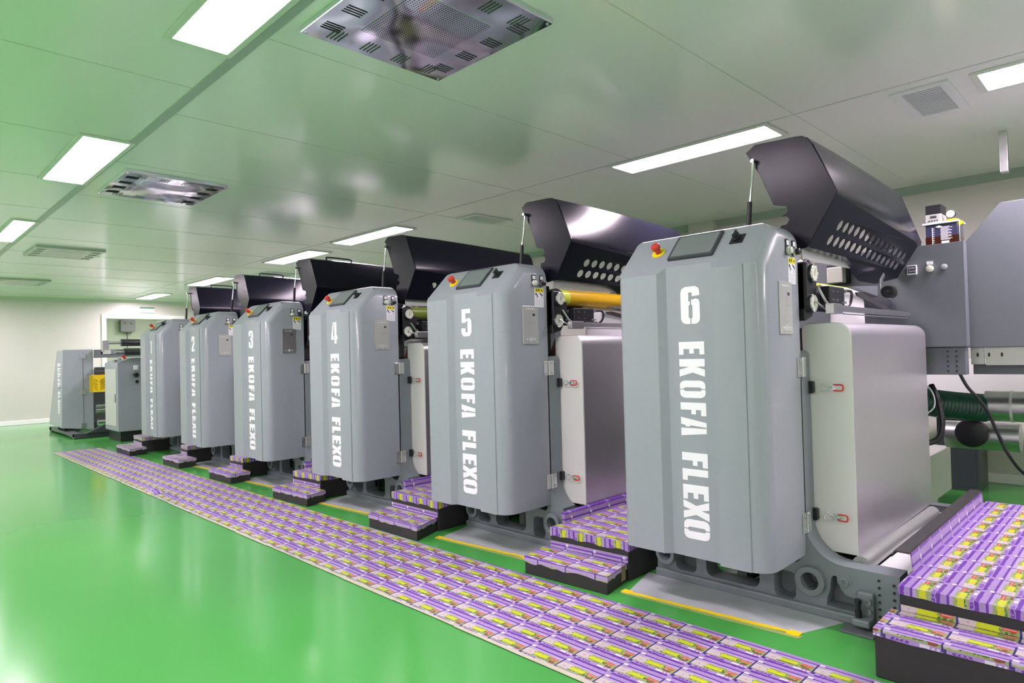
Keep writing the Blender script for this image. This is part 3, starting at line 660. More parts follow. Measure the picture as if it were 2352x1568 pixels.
    b = B(); b.lathe((XS + .09, 4.12, 1.485), (0, 1, 0), [(0, .036), (.012, .036), (.014, .030)], 20); D(b, 'knob_cap', 'chrome', kb, smooth=40)
    b = B(); b.prism([(3.60, 1.495), (4.02, 1.52), (4.02, 1.46), (3.62, 1.49)], 'x', XS + .02, XS + .05); D(b, 'doctor_blade_arm', 'greyd', bevel=.002)
    b = B(); b.prism([(4.05, 1.50), (4.10, 1.50), (4.10, 1.56), (4.14, 1.585), (4.12, 1.60), (4.05, 1.56)], 'x', XS + .05, XS + .058); D(b, 'blade_bracket', 'steel', bevel=.002)
    b = B(); b.box(-1.53, -1.395, 4.45, 4.48, 1.585, 1.715); fm = D(b, 'register_box', 'black', bevel=.004)
    b = B(); b.box(-1.505, -1.41, 4.38, 4.45, 1.59, 1.69); D(b, 'register_cover', 'cream', fm, bevel=.004)
    # raised hood
    near, far = hood_pts(3.08, 4.52)
    Y0, Y1 = 3.09, 4.52
    n = len(near)
    def sect(t): return [(a[0] + (c[0] - a[0]) * t, a[1] + (c[1] - a[1]) * t) for a, c in zip(near, far)]
    b = B(); ST = [0, .25, .45, .6, .75, .88, 1.0]
    prev = None
    for t in ST:
        te = 0 if t < .3 else ((t - .3) / .7) ** 1.2
        s_ = sect(te)[:7]; y = Y0 + (Y1 - Y0) * t
        inn = []
        cxm, czm = -1.28, 1.95
        for (x, z) in s_:
            d = Vector((cxm - x, czm - z)).normalized() * .006; inn.append((x + d.x, z + d.y))
        ring = [b.v((x, y, z)) for x, z in s_] + [b.v((x, y, z)) for x, z in reversed(inn)]
        if prev:
            m_ = len(ring)
            for i in range(m_): b.f([prev[i], prev[(i + 1) % m_], ring[(i + 1) % m_], ring[i]])
        else: b.f(ring[::-1])
        prev = ring
    b.f(prev)
    hd = D(b, 'hood', 'hood', smooth=38)
    # near end plate with its two notches
    ep = [(-1.418, 2.150), (-1.372, 2.180), (-1.178, 2.172), (-1.148, 2.168), (-1.125, 2.153), (-1.108, 2.130), (-1.008, 1.902), (-1.002, 1.888), (-1.006, 1.872), (-1.139, 1.650), (-1.21, 1.64), (-1.26, 1.70), (-1.262, 1.76)]
    ep += [(-1.245 + .028 * math.cos(a), 1.790 + .022 * math.sin(a)) for a in (math.radians(v) for v in (-110, -60, 0, 60, 110))]
    ep += [(-1.250 + .028 * math.cos(a), 1.838 + .024 * math.sin(a)) for a in (math.radians(v) for v in (-80, -30, 20, 60, 100))]
    ep += [(-1.29, 1.872), (-1.335, 1.985), (-1.352, 2.030), (-1.40, 2.115)]
    b = B(); b.prism(ep, 'y', 3.082, 3.090); D(b, 'hood_end_plate', 'hood', hd, bevel=.002, smooth=40)
    ep2 = [(-1.418, 2.150), (-1.372, 2.167), (-1.175, 2.147), (-1.128, 2.13), (-1.100, 2.09), (-1.004, 1.80), (-1.12, 1.62), (-1.26, 1.70), (-1.29, 1.87), (-1.352, 2.03)]
    b = B(); b.prism(ep2, 'y', 4.52, 4.528); D(b, 'hood_end_plate', 'hood', hd, bevel=.002)
    # perforated lower panel, built flat then laid between the near and far edges
    LBn = ((-1.006, 1.872), (-1.139, 1.650)); LBf = ((-1.006, 1.785), (-1.125, 1.60))
    holes = []
    for r_, v in enumerate((.48, .775)):
        for i in range(14): holes.append([(q[0], q[1]) for q in [(3.315 + .0815 * i - .02 * r_ + .029 * math.cos(a), v + .104 * math.sin(a)) for a in (2 * PI * j / 16 for j in range(16))]])
    outl = [(Y0, 0), (3.5, 0), (3.9, 0), (4.2, 0), (Y1, 0), (Y1, 1.0), (4.40, 1.14), (4.20, 1.36), (3.95, 1.40), (3.80, 1.30), (3.72, 1.10), (3.60, 1.0), (Y0, 1.0)]
    def lay(q, off):
        t = (q[0] - Y0) / (Y1 - Y0); t = 0 if t < .3 else ((t - .3) / .7) ** 1.2
        a = (LBn[0][0] + (LBf[0][0] - LBn[0][0]) * t, LBn[0][1] + (LBf[0][1] - LBn[0][1]) * t); c = (LBn[1][0] + (LBf[1][0] - LBn[1][0]) * t, LBn[1][1] + (LBf[1][1] - LBn[1][1]) * t)
        return (a[0] + (c[0] - a[0]) * q[1] - off * .86, q[0], a[1] + (c[1] - a[1]) * q[1] + off * .5)
    loops = [outl] + holes
    tris = tessellate_polygon([[Vector((q[0], q[1], 0)) for q in l] for l in loops])
    b = B(); flat = [q for l in loops for q in l]
    A = [b.v(lay(q, 0)) for q in flat]; Z = [b.v(lay(q, .004)) for q in flat]
    for t in tris: b.f([A[i] for i in t]); b.f([Z[i] for i in reversed(t)])
    kk = 0
    for l in loops:
        for i in range(len(l)):
            j = (i + 1) % len(l); b.f([A[kk + i], A[kk + j], Z[kk + j], Z[kk + i]])
        kk += len(l)
    D(b, 'perforated_hood_panel', 'hood', hd, smooth=30)
    b = B(); b.prism([(3.10, 1.655), (3.12, 1.66), (3.55, 1.668), (3.70, 1.658), (3.76, 1.625), (3.755, 1.605), (3.10, 1.598)], 'x', -1.175, -1.168); D(b, 'hood_lip', 'keypad', hd, bevel=.002)
    if k <= 3:
        b = B(); b.tube([(-1.20, 3.30, 2.165), (-1.20, 3.30, 2.19), (-1.20, 3.32, 2.202), (-1.20, 3.56, 2.20), (-1.20, 3.58, 2.188), (-1.20, 3.58, 2.160)], .008, 8); D(b, 'hood_handle', 'black', hd, smooth=40)
    # gas strut
    b = B(); b.cyl((-1.372, 3.065, 2.095), (-1.392, 3.05, 1.88), .0055, 12); b.lathe((-1.372, 3.06, 2.097), (0, 1, 0), [(-.012, .009), (.022, .009)], 12); st = D(b, 'gas_strut', 'chrome', hd, smooth=40)
    b = B(); b.cyl((-1.391, 3.05, 1.90), (-1.412, 3.045, 1.60), .0115, 14); D(b, 'strut_cylinder', 'black', hd, smooth=40)
    b = B(SL); b.prism(rrect(-1.620, -1.414, .108, .250, .004), 'z', .010, .0115); o = D(b, 'screen_glass', 'screen', cab)
    for v0 in (.1035, .252):
        b = B(SL); b.box(-1.620, -1.412, v0, v0 + .0025, .010, .012); D(b, 'screen_trim', 'steel', cab)
    root.location = (dx, 0, 0)
    return root
NM = {6: 'the cabinet nearest the camera', 5: 'the second cabinet from the camera', 4: 'the third cabinet from the camera', 3: 'the fourth cabinet from the camera', 2: 'the fifth cabinet from the camera', 1: 'the farthest cabinet'}
DX = {6: 0.0, 5: -1.537, 4: -3.123, 3: -4.68, 2: -6.213, 1: -7.707}
for k in (6, 5, 4, 3, 2, 1): make_unit(k, DX[k])

# ------------------------------------------------------------------ runner of printed film, floor sheets, tapes
def uvflat(co, n): return (co.x, co.y)
def build_runner():
    b = B(); N_ = 60; prev = None
    for i in range(N_ + 1):
        t = i / N_; x = -10.75 + (10.75 - .0 + .6) * t
        yl = 1.855 - .02 * t + .004 * math.sin(i * 1.3); yr = 2.405 + .08 * min(1, t / .14) + .09 * t ** 1.7 - .01 + .003 * math.sin(i * .9)
        row = [b.v((x, yl + (yr - yl) * s, .0025 + (.0015 * math.sin(i * 2.1 + s * 9) if 0 < s < 1 else 0))) for s in (0, .33, .66, 1)]
        if prev:
            for j in range(3): b.f([prev[j], row[j], row[j + 1], prev[j + 1]])
        prev = row
    o = b.done('film_runner', 'film', uv=lambda co, n: (co.x + .02, (co.y - 2.53) * 1.0))
    tag(o, 'long runner of purple and green printed packaging film on the green floor', 'floor covering')
    b = B()
    for i in range(24):
        x = -10.7 + i * .47; b.box(x, x + .471, 1.838 + .003 * math.sin(i * 2.3), 1.859 + .003 * math.sin(i * 1.7), .0035, .0045)
    o = b.done('edge_tape', 'tapew'); tag(o, 'pale adhesive tape holding down the aisle edge of the printed film runner', 'tape')
build_runner()
for k in (6, 5, 4, 3, 2):
    dx = DX[k]; x0 = -1.93 + dx + (.0 if k == 6 else .06); x1 = -1.10 + dx
    b = B(); b.prism([(x0 - .06, 2.99), (x0 + .02, 2.69), (x1, 2.755), (x1 + .10, 2.99)], 'z', .0005, .002)
    o = b.done('floor_film', 'sheet'); tag(o, 'worn grey film sheet on the floor under ' + NM[k], 'floor sheet', 'grey sheets under the cabinets')
    b = B(); ya = 2.675; yb = 2.745
    pts = []; n_ = 14
    for i in range(n_ + 1):
        t = i / n_; pts.append((x0 + (x1 - x0) * t, ya + (yb - ya) * t - .010 + random.uniform(-.003, .003)))
    for i in range(n_, -1, -1):
        t = i / n_; pts.append((x0 + (x1 - x0) * t, ya + (yb - ya) * t + .012 + random.uniform(-.002, .002)))
    b.prism(pts, 'z', .002, .0032)
    b.box(x1 - .045, x1 + .005, yb - .028, yb + .022, .002, .0036); b.box(x0 - .01, x0 + .04, ya - .016, ya + .026, .002, .0036)
    r = thing('floor_tape', 'yellow tape on the grey floor sheet before ' + NM[k], 'tape', (0, 0, 0), 'yellow floor tapes in front of the cabinets')
    b.done('yellow_tape', 'tape', r)
    b = B(); b.prism([(x0, ya - .030), (x1 + .01, yb - .045), (x1 + .02, yb - .010), (x0, ya - .008)], 'z', .0008, .0018); b.done('old_tape', 'tapeold', r)

# ------------------------------------------------------------------ steps and platforms wrapped in printed film
def uvskirt(z0, z1, upper):
    def f(co, n):
        if abs(n.z) > .5: return (co.x, co.y - 2.53)
        a = co.x if abs(n.y) > .5 else co.y
        if upper: return ((.40 + (co.z - z0) * 3) * .184, a)
        return (a, (.77 + (co.z - z0) / (z1 - z0) * .15) * .118)
    return f
def uvbox(sx=1.0, rot=False):
    def f(co, n):
        a = (co.x, co.y) if abs(n.z) > .5 else ((co.x, co.z + co.y * 0) if abs(n.y) > .5 else (co.y, co.z))
        return (a[1] * sx, -a[0] * sx) if rot else (a[0] * sx, a[1] * sx)
    return f
def wavy_band(b, x0, x1, y0, y1, z0, z1, dz=.006, n=14):
    # a shell cover lying over a block: top plus skirts with a slightly torn lower edge
    def ring(pts, zf): return [b.v((x, y, zf(i))) for i, (x, y) in enumerate(pts)]
    pts = [(x0 + (x1 - x0) * i / n, y0) for i in range(n)] + [(x1, y0 + (y1 - y0) * i / n) for i in range(n)] + [(x1 - (x1 - x0) * i / n, y1) for i in range(n)] + [(x0, y1 - (y1 - y0) * i / n) for i in range(n)]
    top = ring(pts, lambda i: z1); low = ring(pts, lambda i: z0 + random.uniform(-dz, dz))
    m_ = len(pts)
    for i in range(m_): b.f([top[i], top[(i + 1) % m_], low[(i + 1) % m_], low[i]])
    b.f(top)
def wavy_poly(b, pts4, z0, z1, dz=.006, n=14, off=.003):
    cx = sum(q[0] for q in pts4) / 4; cy = sum(q[1] for q in pts4) / 4
    P4 = [(q[0] + (off if q[0] > cx else -off), q[1] + (off if q[1] > cy else -off)) for q in pts4]
    pts = []
    for a in range(4):
        p, q = P4[a], P4[(a + 1) % 4]
        pts += [(p[0] + (q[0] - p[0]) * i / n, p[1] + (q[1] - p[1]) * i / n) for i in range(n)]
    top = [b.v((x, y, z1)) for x, y in pts]; low = [b.v((x, y, z0 + random.uniform(-dz, dz))) for x, y in pts]
    m_ = len(pts)
    for i in range(m_): b.f([top[i], top[(i + 1) % m_], low[(i + 1) % m_], low[i]])
    b.f(top)
def step_block(pts4, h, skirt, label, group, film='film', riser=None):
    t = thing('step_block', label, 'step', (0, 0, 0), group)
    b = B(); b.prism(pts4, 'z', 0, h - .003); b.done('foam_block', 'blackm', t, bevel=.004, label='dark foam block')
    b = B(); wavy_poly(b, pts4, h - skirt, h)
    b.done('film_wrap', film, t, uv=uvskirt(h - skirt, h, h > .15), smooth=50, label='purple and green printed film cover')
    if riser:
        p, q = pts4[0], pts4[1]
        b = B(); b.prism([(p[0] + .003, p[1] - .006), (q[0] - .003, q[1] - .006), (q[0] - .003, q[1] - .002), (p[0] + .003, p[1] - .002)], 'z', riser[0], riser[1]); b.done('riser_film', film, t, uv=uvbox(1.0))
    return t
# front left, front right, back right corners measured on the floor
LOW = {6: ((-2.488, 2.549), (-1.957, 2.580), (-2.000, 2.80)), 5: ((-3.99, 2.527), (-3.437, 2.532), (-3.525, 2.76)), 4: ((-5.480, 2.515), (-4.915, 2.539), (-4.985, 2.74)),
       3: ((-6.925, 2.512), (-6.410, 2.523), (-6.448, 2.73)), 2: ((-8.365, 2.510), (-7.830, 2.515), (-7.86, 2.71)), 1: ((-10.07, 2.449), (-9.400, 2.433), (-9.45, 2.64))}
for k, (fl, fr, br) in LOW.items():
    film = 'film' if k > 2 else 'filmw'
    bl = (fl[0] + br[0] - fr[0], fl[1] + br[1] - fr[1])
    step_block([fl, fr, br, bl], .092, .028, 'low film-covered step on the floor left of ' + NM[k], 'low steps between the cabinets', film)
    lim = -1.955 + DX[k]
    wl = bl[0] + .03; wr = min(br[0] + .01, lim)
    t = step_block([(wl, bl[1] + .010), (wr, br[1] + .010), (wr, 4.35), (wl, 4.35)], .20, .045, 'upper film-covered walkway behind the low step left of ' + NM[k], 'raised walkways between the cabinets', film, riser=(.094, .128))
    b = B(); b.prism([(wl, .20), (wl + .015, .20), (wl + .01, .255), (wl - .01, .262), (wl - .012, .25)], 'y', bl[1] + .12, 4.30); b.done('kick_strip', film, t, uv=lambda co, n: (co.y, (.80 + (co.z - .20) / .06 * .42) * .118), label='upturned film edge')
b = B(); b.prism([(2.735, .018), (2.772, .022), (2.768, .094), (2.742, .094)], 'x', -1.988, -1.984); tag(b.done('tape_strip', 'tan'), 'brown tape strip on the side of the low step beside the nearest cabinet', 'tape')

# large double platform at the right edge
def big_platform():
    t = thing('step_block', 'large low film-covered step with dark foam front at the lower right corner', 'step', (0, 0, 0), 'large platform at the right edge')
    b = B(); b.box(-.765, 1.0, 2.575, 2.80, 0, .172); b.done('foam_block', 'blackm', t, bevel=.006)
    b = B(); wavy_band(b, -.768, 1.003, 2.572, 2.803, .150, .177, dz=.004, n=30); b.done('film_wrap', 'film', t, uv=uvbox(1.0), smooth=50)
    t = thing('step_block', 'large upper film-covered platform running back beside the grey frame at right', 'step', (0, 0, 0), 'large platform at the right edge')
    b = B(); b.box(-.742, 1.0, 2.81, 4.60, 0, .267); b.done('foam_block', 'blackm', t, bevel=.006)
    b = B(); wavy_band(b, -.745, 1.003, 2.807, 4.603, .236, .270, dz=.003, n=40); b.done('film_wrap', 'film', t, uv=uvbox(1.0, True), smooth=50)
    b = B(); b.box(-.742, 1.0, 2.804, 2.807, .178, .200); b.done('riser_film', 'film', t, uv=uvbox(1.0))
    b = B(); b.prism([(-.742, .270), (-.738, .270), (-.746, .345), (-.750, .345)], 'y', 3.01, 4.48); b.done('kick_strip', 'film', t, uv=lambda co, n: (co.y, (.80 + (co.z - .27) / .075 * .42) * .118), label='purple film upstand')
    b = B(); b.prism([(-.746, .345), (-.750, .352), (-.800, .352), (-.812, .325), (-.808, .325), (-.797, .347), (-.752, .347)], 'y', 2.98, 4.48); b.done('edge_angle', 'blackm', t, label='dark metal angle on the platform edge')
big_platform()
# sheet of white paper between roller and platform
b = B(); b.prism([(-.925, 3.14), (-.80, 3.14), (-.80, 4.0), (-.925, 4.0)], 'z', .20, .204); tag(b.done('paper_sheet', 'paper'), 'white paper sheet lying between the silver roller and the big platform', 'paper')
b = B(); b.box(-.925, -.80, 3.13, 4.45, .0, .2); tag(b.done('under_tray', 'greyd', bevel=.004), 'dark grey tray under the white paper sheet', 'tray')

# ------------------------------------------------------------------ right rear machinery
def rear_machine():
    t = thing('dryer_housing', 'tall dark grey sheet-metal housing behind press 6 at the right edge', 'machine housing')
    b = B(); b.prism([(-1.30, 1.16), (-.812, 1.16), (-.812, 1.785), (-1.30, 1.785)], 'y', 4.59, 4.95); b.done('housing_panel', 'greyd', t, bevel=.003)
    b = B(); b.prism([(-.810, 1.16), (.4, 1.16), (.4, 1.985), (-.628, 1.985), (-.806, 1.775)], 'y', 4.60, 4.95); b.done('housing_panel', 'greyd', t, bevel=.003)
    b = B(); b.box(-1.03, -.800, 4.50, 4.58, 1.005, 1.165); b.done('mounting_beam', 'greyd', t, bevel=.004)
    b = B()
    for x in (-.845, -.888):
        for i in range(5): b.cyl((x, 4.501, 1.14 - i * .0285), (x, 4.498, 1.14 - i * .0285), .0055, 10)
    b.done('bolt_hole', 'black', t)
    b = B(); b.box(-.80, -.735, 4.64, 4.66, 1.06, 1.16); b.box(-.728, .4, 4.63, 4.66, 1.055, 1.16); b.done('channel_rail', 'keypad', t, bevel=.002)
    b = B(); b.box(-.80, .4, 4.70, 4.74, 1.0, 1.06); b.done('lower_channel', 'greyd', t)
    b = B()
    for x in (-.765, -.71, -.65): b.prism(rrect(x - .005, x + .005, 1.105, 1.128, .004, 2), 'y', 4.627, 4.6295)
    b.done('slot', 'black', t)
    # controls on the panel
    b = B(); b.box(-1.074, -1.023, 4.468, 4.48, 1.606, 1.662); tc = b.done('temperature_controller', 'white', t, bevel=.002)
    b = B(); b.box(-1.069, -1.028, 4.465, 4.468, 1.614, 1.658); b.done('controller_display', 'ink', tc)
    b = B()
    for i in range(4): b.box(-1.066 + i * .009, -1.060 + i * .009, 4.464, 4.465, 1.640, 1.651)
    for i in range(4): b.box(-1.062 + i * .009, -1.057 + i * .009, 4.464, 4.465, 1.622, 1.631)
    b.done('display_digits', 'lines', tc)
    b = B(); b.lathe((-.957, 4.48, 1.633), (0, -1, 0), [(0, .020), (.012, .020), (.014, .015)], 20); b.done('push_button', 'cream', t, smooth=40)
    b = B(); b.box(-.973, -.941, 4.475, 4.48, 1.657, 1.676); b.done('button_caption', 'white', t)
    b = B(); b.lathe((-.885, 4.48, 1.637), (0, -1, 0), [(0, .016), (.008, .016), (.010, .010)], 20); b.done('blanking_plug', 'lines', t, smooth=40)
rear_machine()
def oil_pump():
    t = thing('lubricating_pump', 'automatic lubricating oil pump with smoked tank standing on the dark housing behind press 6', 'oil pump', (-.93, 4.75, 1.785))
    b = B(); b.box(-.085, .085, -.075, .075, 0, .135); b.done('oil_tank', 'clearp', t, bevel=.006)
    b = B(); b.box(-.087, .087, -.077, .077, .001, .062); b.done('oil_fill', 'oil', t, bevel=.006)
    b = B(); b.box(-.1, .095, -.085, .085, .135, .146); b.done('tank_lid', 'white', t, bevel=.003)
    b = B(); b.box(-.085, .0, -.07, .07, .146, .200); hb = b.done('pump_head', 'keypad', t, bevel=.003)
    b = B(); b.box(-.085, .0, -.068, .07, .200, .258); b.done('motor_cover', 'black', t, bevel=.004)
    b = B(); b.box(-.058, -.025, -.072, -.07, .178, .190)
    for i in range(4): b.cyl((-.064 + i * .014, -.070, .160), (-.064 + i * .014, -.073, .160), .0042, 10)
    b.done('pump_keys', 'bezel', hb)
    b = B(); b.lathe((.045, -.035, .190), (0, -1, 0), [(0, .026), (.02, .026), (.022, .023)], 24); g = b.done('pressure_gauge', 'black', t, smooth=40)
    b = B(); b.lathe((.045, -.057, .190), (0, -1, 0), [(0, .022), (.002, .022)], 24); b.done('gauge_dial', 'white', g)
    b = B(); b.lathe((.048, -.03, .146), (0, 0, 1), [(0, .034), (.012, .034), (.014, .028)], 24); b.done('filler_cap', 'yellow', t, smooth=40)
    b = B(); b.lathe((.095, -.05, .128), (0, -1, 0), [(0, .014), (.025, .014)], 16); b.done('outlet_fitting', 'yellow', t)
    b = B(); b.cyl((-.085, 0, .165), (-.103, 0, .165), .014, 12, .004); b.done('cable_gland', 'black', t)
    b = B(); b.box(-.050, -.046, -.0795, -.078, .01, .115)
    for i in range(9): b.box(-.046, -.037, -.0795, -.078, .012 + i * .012, .0145 + i * .012)
    for i in range(14): b.box(-.005, .045 + .012 * math.sin(i * 2.2), -.0795, -.078, .035 + i * .006, .0375 + i * .006)
    b.box(-.002, .038, -.0795, -.078, .010, .028); b.prism([(-.032, .118), (-.012, .126), (.004, .118), (-.012, .110)], 'y', -.0795, -.078)
    b.done('tank_print', 'white', t)
    b = B(); b.cyl((.092, -.08, 0), (.092, -.08, .135), .0035, 8); b.done('tie_rod', 'chrome', t)
oil_pump()

def ducts():
    t = thing('air_duct', 'upper horizontal silver spiral duct at the right, with ribbed green hose attached', 'duct', (0, 0, 0), 'silver ducts behind the press')
    b = B(); b.cyl((-.84, 5.30, .765), (.6, 5.30, .765), .100, 36); b.done('duct_pipe', 'steel', t, smooth=40)
    b = B(); b.cyl((-.705, 5.30, .765), (-.690, 5.30, .765), .104, 36); b.cyl((.3, 5.30, .765), (.32, 5.30, .765), .104, 36); b.done('duct_collar', 'silverf', t, smooth=40)
    t = thing('air_duct', 'lower silver duct with a black end cap below the green hose', 'duct', (0, 0, 0), 'silver ducts behind the press')
    b = B(); b.cyl((-1.10, 5.45, .545), (-.68, 5.45, .545), .095, 36); b.done('duct_pipe', 'steel', t, smooth=40)
    b = B(); b.lathe((-.93, 5.36, .575), (0, -1, 0), [(0, .095), (.05, .095), (.055, .085)], 32); b.done('end_cap', 'black', t, smooth=40)
    pts = []
    for i in range(61):
        s = i / 60; pts.append((-1.34 + .50 * s, 4.75 + .55 * s, .88 - .13 * s - .02 * math.sin(s * PI)))
    b = B(); b.tube(pts, .088, 28, ribs=.045); tag(b.done('ribbed_hose', 'greenhose', smooth=60), 'dark green ribbed flexible hose curving into the silver duct at right', 'hose')
    pts = [(-1.25 + .04 * math.sin(i / 30 * PI), 5.0, .45 - .449 * i / 30) for i in range(31)]
    b = B(); b.tube(pts, .075, 20, ribs=.05); tag(b.done('ribbed_hose', 'greenhose', smooth=60), 'lower green ribbed hose just visible beside the silver cover of press 6', 'hose')
    b = B(); b.tube([(-.852, 4.60, 1.01), (-.82, 4.62, .93), (-.775, 4.65, .86), (-.735, 4.68, .78), (-.70, 4.72, .66), (-.665, 4.75, .55), (-.62, 4.8, .45), (-.57, 4.85, .38)], .009, 10); tag(b.done('power_cable', 'black', smooth=50), 'thin black cable hanging diagonally in front of the silver ducts at right', 'cable')
    b = B(); b.tube([(-1.02, 4.70, .93), (-.985, 4.66, .86), (-.962, 4.64, .76), (-.957, 4.63, .68), (-.975, 4.62, .615), (-1.02, 4.60, .585), (-1.08, 4.555, .58)], .017, 12); tag(b.done('power_cable', 'black', smooth=50), 'thick dark purple-black cable looping beside the silver cover of press 6', 'cable')
    b = B(); b.tube([(-1.06, 4.62, .94), (-1.01, 4.60, .92), (-.985, 4.60, .86), (-.99, 4.60, .80), (-1.03, 4.60, .76)], .0045, 8); tag(b.done('white_tube', 'white', smooth=50), 'thin white tube loop in front of the green hose', 'tube')
    t = thing('equipment_cabinet', 'dark grey upright cabinet standing on the green floor beneath the silver ducts', 'cabinet', (0, 0, 0))
    b = B(); b.box(-1.33, -1.05, 6.25, 6.6, 0, .60); b.done('cabinet_body', 'bezel', t, bevel=.006)
    b = B(); b.box(-1.31, -1.07, 6.246, 6.25, .03, .57); b.done('cabinet_door', 'bezel', t, bevel=.003)
    t = thing('support_stand', 'grey sheet-metal support box standing between the green hoses and the dark cabinet', 'stand', (0, 0, 0))
    b = B(); b.box(-1.42, -1.14, 5.15, 5.75, .10, .42); b.box(-1.36, -1.20, 5.2, 5.6, 0, .10); b.done('stand_body', 'silverf', t, bevel=.004)
    t = thing('cross_rail', 'pale grey steel cross rail low behind the silver roller at right', 'rail', (0, 0, 0))
    b = B(); b.box(-.785, -.75, 4.455, 4.50, .15, .20); b.box(-1.04, -.75, 4.45, 4.474, .15, .20); b.box(-1.03, -1.01, 4.45, 4.474, 0, .15); b.done('rail_bar', 'silverf', t, bevel=.003)
    b = B(); b.box(-.735, -.690, 5.44, 5.50, 2.33, H); o = b.done('hanger_post', 'steel', None, bevel=.003); tag(o, 'short steel hanger hanging from the ceiling at the right edge', 'hanger')
    b = B(); b.box(-3.3, .4, 5.9, 6.0, .80, 1.06); tag(b.done('cable_trunking', 'paper', None, bevel=.004), 'cream horizontal trunking behind the ducts below the dark housing', 'trunking')
ducts()

# ------------------------------------------------------------------ unwinder and control cabinet at the far end
def unwinder():
    t = thing('unwinder', 'tapered grey unwinder cabinet with hinged side at the far left end of the press line', 'unwinder', (0, 0, 0))
    X1 = -13.0
    b = B(); vs = []
    yf, yb = 2.36, 2.83
    bot = [(-14.0, yf, .155), (X1, yf, .135), (X1, yb, .07), (-14.0, yb, .135)]; top = [(-13.47, yf + .03, 1.445), (X1, yf + .03, 1.445), (X1, yb, 1.45), (-13.47, yb, 1.45)]
    V = [b.v(p) for p in bot] + [b.v(p) for p in top]
    for q in ((3, 2, 1, 0), (4, 5, 6, 7), (0, 1, 5, 4), (1, 2, 6, 5), (2, 3, 7, 6), (3, 0, 4, 7)): b.f([V[i] for i in q])
    ca = b.done('side_cabinet', 'grey', t, bevel=.012)
    for z in (1.335, .72, .16):
        b = B(); b.box(X1, X1 + .012, 2.64, 2.715, z - .045, z + .045); b.done('hinge', 'steel', t, bevel=.003)
    b = B(); b.box(X1, X1 + .004, 2.676, 2.680, .14, 1.40); b.done('door_gap', 'bezel', ca)
    for rows, wd in ((ROWS[:5], 'EKOFA'), (ROWS[5:], 'FLEXO')):
        b = B()
        for ch, a0, a1 in rows:
            z0, z1 = 1.22 - (a0 - 783) * .0019, 1.22 - (a1 - 783) * .0019
            for poly in GL[ch]: b.prism([(X1 - .17 + (q[1] - .5) * .10, z0 + (z1 - z0) * q[0]) for q in poly], 'y', yf - .003, yf + .026)
        b.done('lettering', 'white', ca, label='white stencil lettering reading ' + wd)
    b = B(); b.box(-14.2, -12.3, 2.40, 2.52, .03, .085); b.box(-12.42, -12.3, 2.40, 3.8, .0, .085); b.box(-14.2, -14.05, 2.4, 3.8, 0, .085)
    b.prism([(2.55, .085), (3.3, .085), (3.3, .34), (3.1, .34)], 'x', -12.30, -12.24); b.done('base_frame', 'bezel', t, bevel=.006)
    b = B()
    for x, y in ((-13.9, 2.5), (-13.4, 2.5), (-13.05, 2.6)): b.cyl((x, y, .07), (x, y, .16), .03, 12)
    b.done('machine_foot', 'black', t)
    b = B(); b.box(-12.98, -12.9, 2.83, 4.6, 1.30, 1.44); b.done('top_beam', 'greyd', t, bevel=.004)
    b = B(); b.box(-13.05, -12.95, 4.5, 4.6, .1, 1.44); b.box(-13.4, -13.3, 2.84, 4.6, .05, .70); b.done('rear_frame', 'greyd', t)
    b = B(); b.cyl((-12.95, 2.84, 1.05), (-12.95, 4.5, 1.05), .09, 24); b.done('dark_roller', 'darkroll', t, smooth=40)
    b = B(); b.cyl((-12.8, 2.84, .20), (-12.8, 4.5, .20), .055, 20); b.cyl((-12.9, 2.84, .40), (-12.9, 4.5, .40), .04, 20); b.cyl((-12.9, 2.84, .47), (-12.9, 4.5, .47), .03, 20); b.cyl((-12.9, 2.84, .78), (-12.9, 4.5, .78), .03, 20); b.done('bright_roller', 'chrome', t, smooth=40)
    # yellow slotted guard
    b = B(); slots = []
    for i in range(6):
        z = .775 + i * .032
        slots.append([(2.775, z + .020), (2.775, z + .002), (2.83, z - .035), (2.83, z - .017)]); slots.append([(2.87, z - .017), (2.87, z - .035), (2.945, z + .002), (2.945, z + .020)])
    b.prism([(2.765, .72), (3.42, .72), (3.42, .99), (2.765, .99)], 'x', -12.75, -12.74, slots); b.box(-12.86, -12.74, 2.765, 3.42, .99, 1.01); b.box(-12.86, -12.85, 2.74, 3.42, .72, 1.0)
    b.done('slotted_guard', 'guard', t)
    # turning bars above
unwinder()
def web_guide():
    t = thing('web_guide', 'pair of dark chromed rollers on shafts between the unwinder and press 1', 'web guide', (0, 0, 0))
    b = B(); b.cyl((-11.4, 2.85, 1.515), (-11.4, 3.9, 1.515), .055, 28); b.cyl((-11.0, 2.79, 1.365), (-11.0, 4.2, 1.365), .055, 28); b.done('roller', 'darkroll', t, smooth=40)
    b = B(); b.cyl((-11.4, 2.66, 1.515), (-11.4, 2.85, 1.515), .022, 14); b.cyl((-11.0, 2.68, 1.365), (-11.0, 2.79, 1.365), .02, 14); b.box(-11.44, -11.36, 2.60, 2.68, 1.38, 1.55); b.box(-11.56, -11.0, 2.62, 2.68, 1.34, 1.40); b.done('shaft', 'steel', t, smooth=40)
    b = B(); b.box(-11.6, -10.2, 3.45, 4.3, .25, .30); b.box(-11.56, -11.46, 2.62, 4.3, 1.33, 1.41); b.box(-11.05, -10.95, 4.2, 4.3, 0.3, 1.41); b.box(-11.56, -11.46, 4.2, 4.3, 0, 1.41); b.box(-10.3, -10.2, 4.2, 4.3, 0, .3); b.done('guide_frame', 'greyd', t)
    b = B(); b.prism([(-11.33, 1.56), (-10.4, 1.45), (-10.4, 1.455), (-11.33, 1.565)], 'y', 3.3, 3.9); b.done('paper_web', 'web', t)
web_guide()
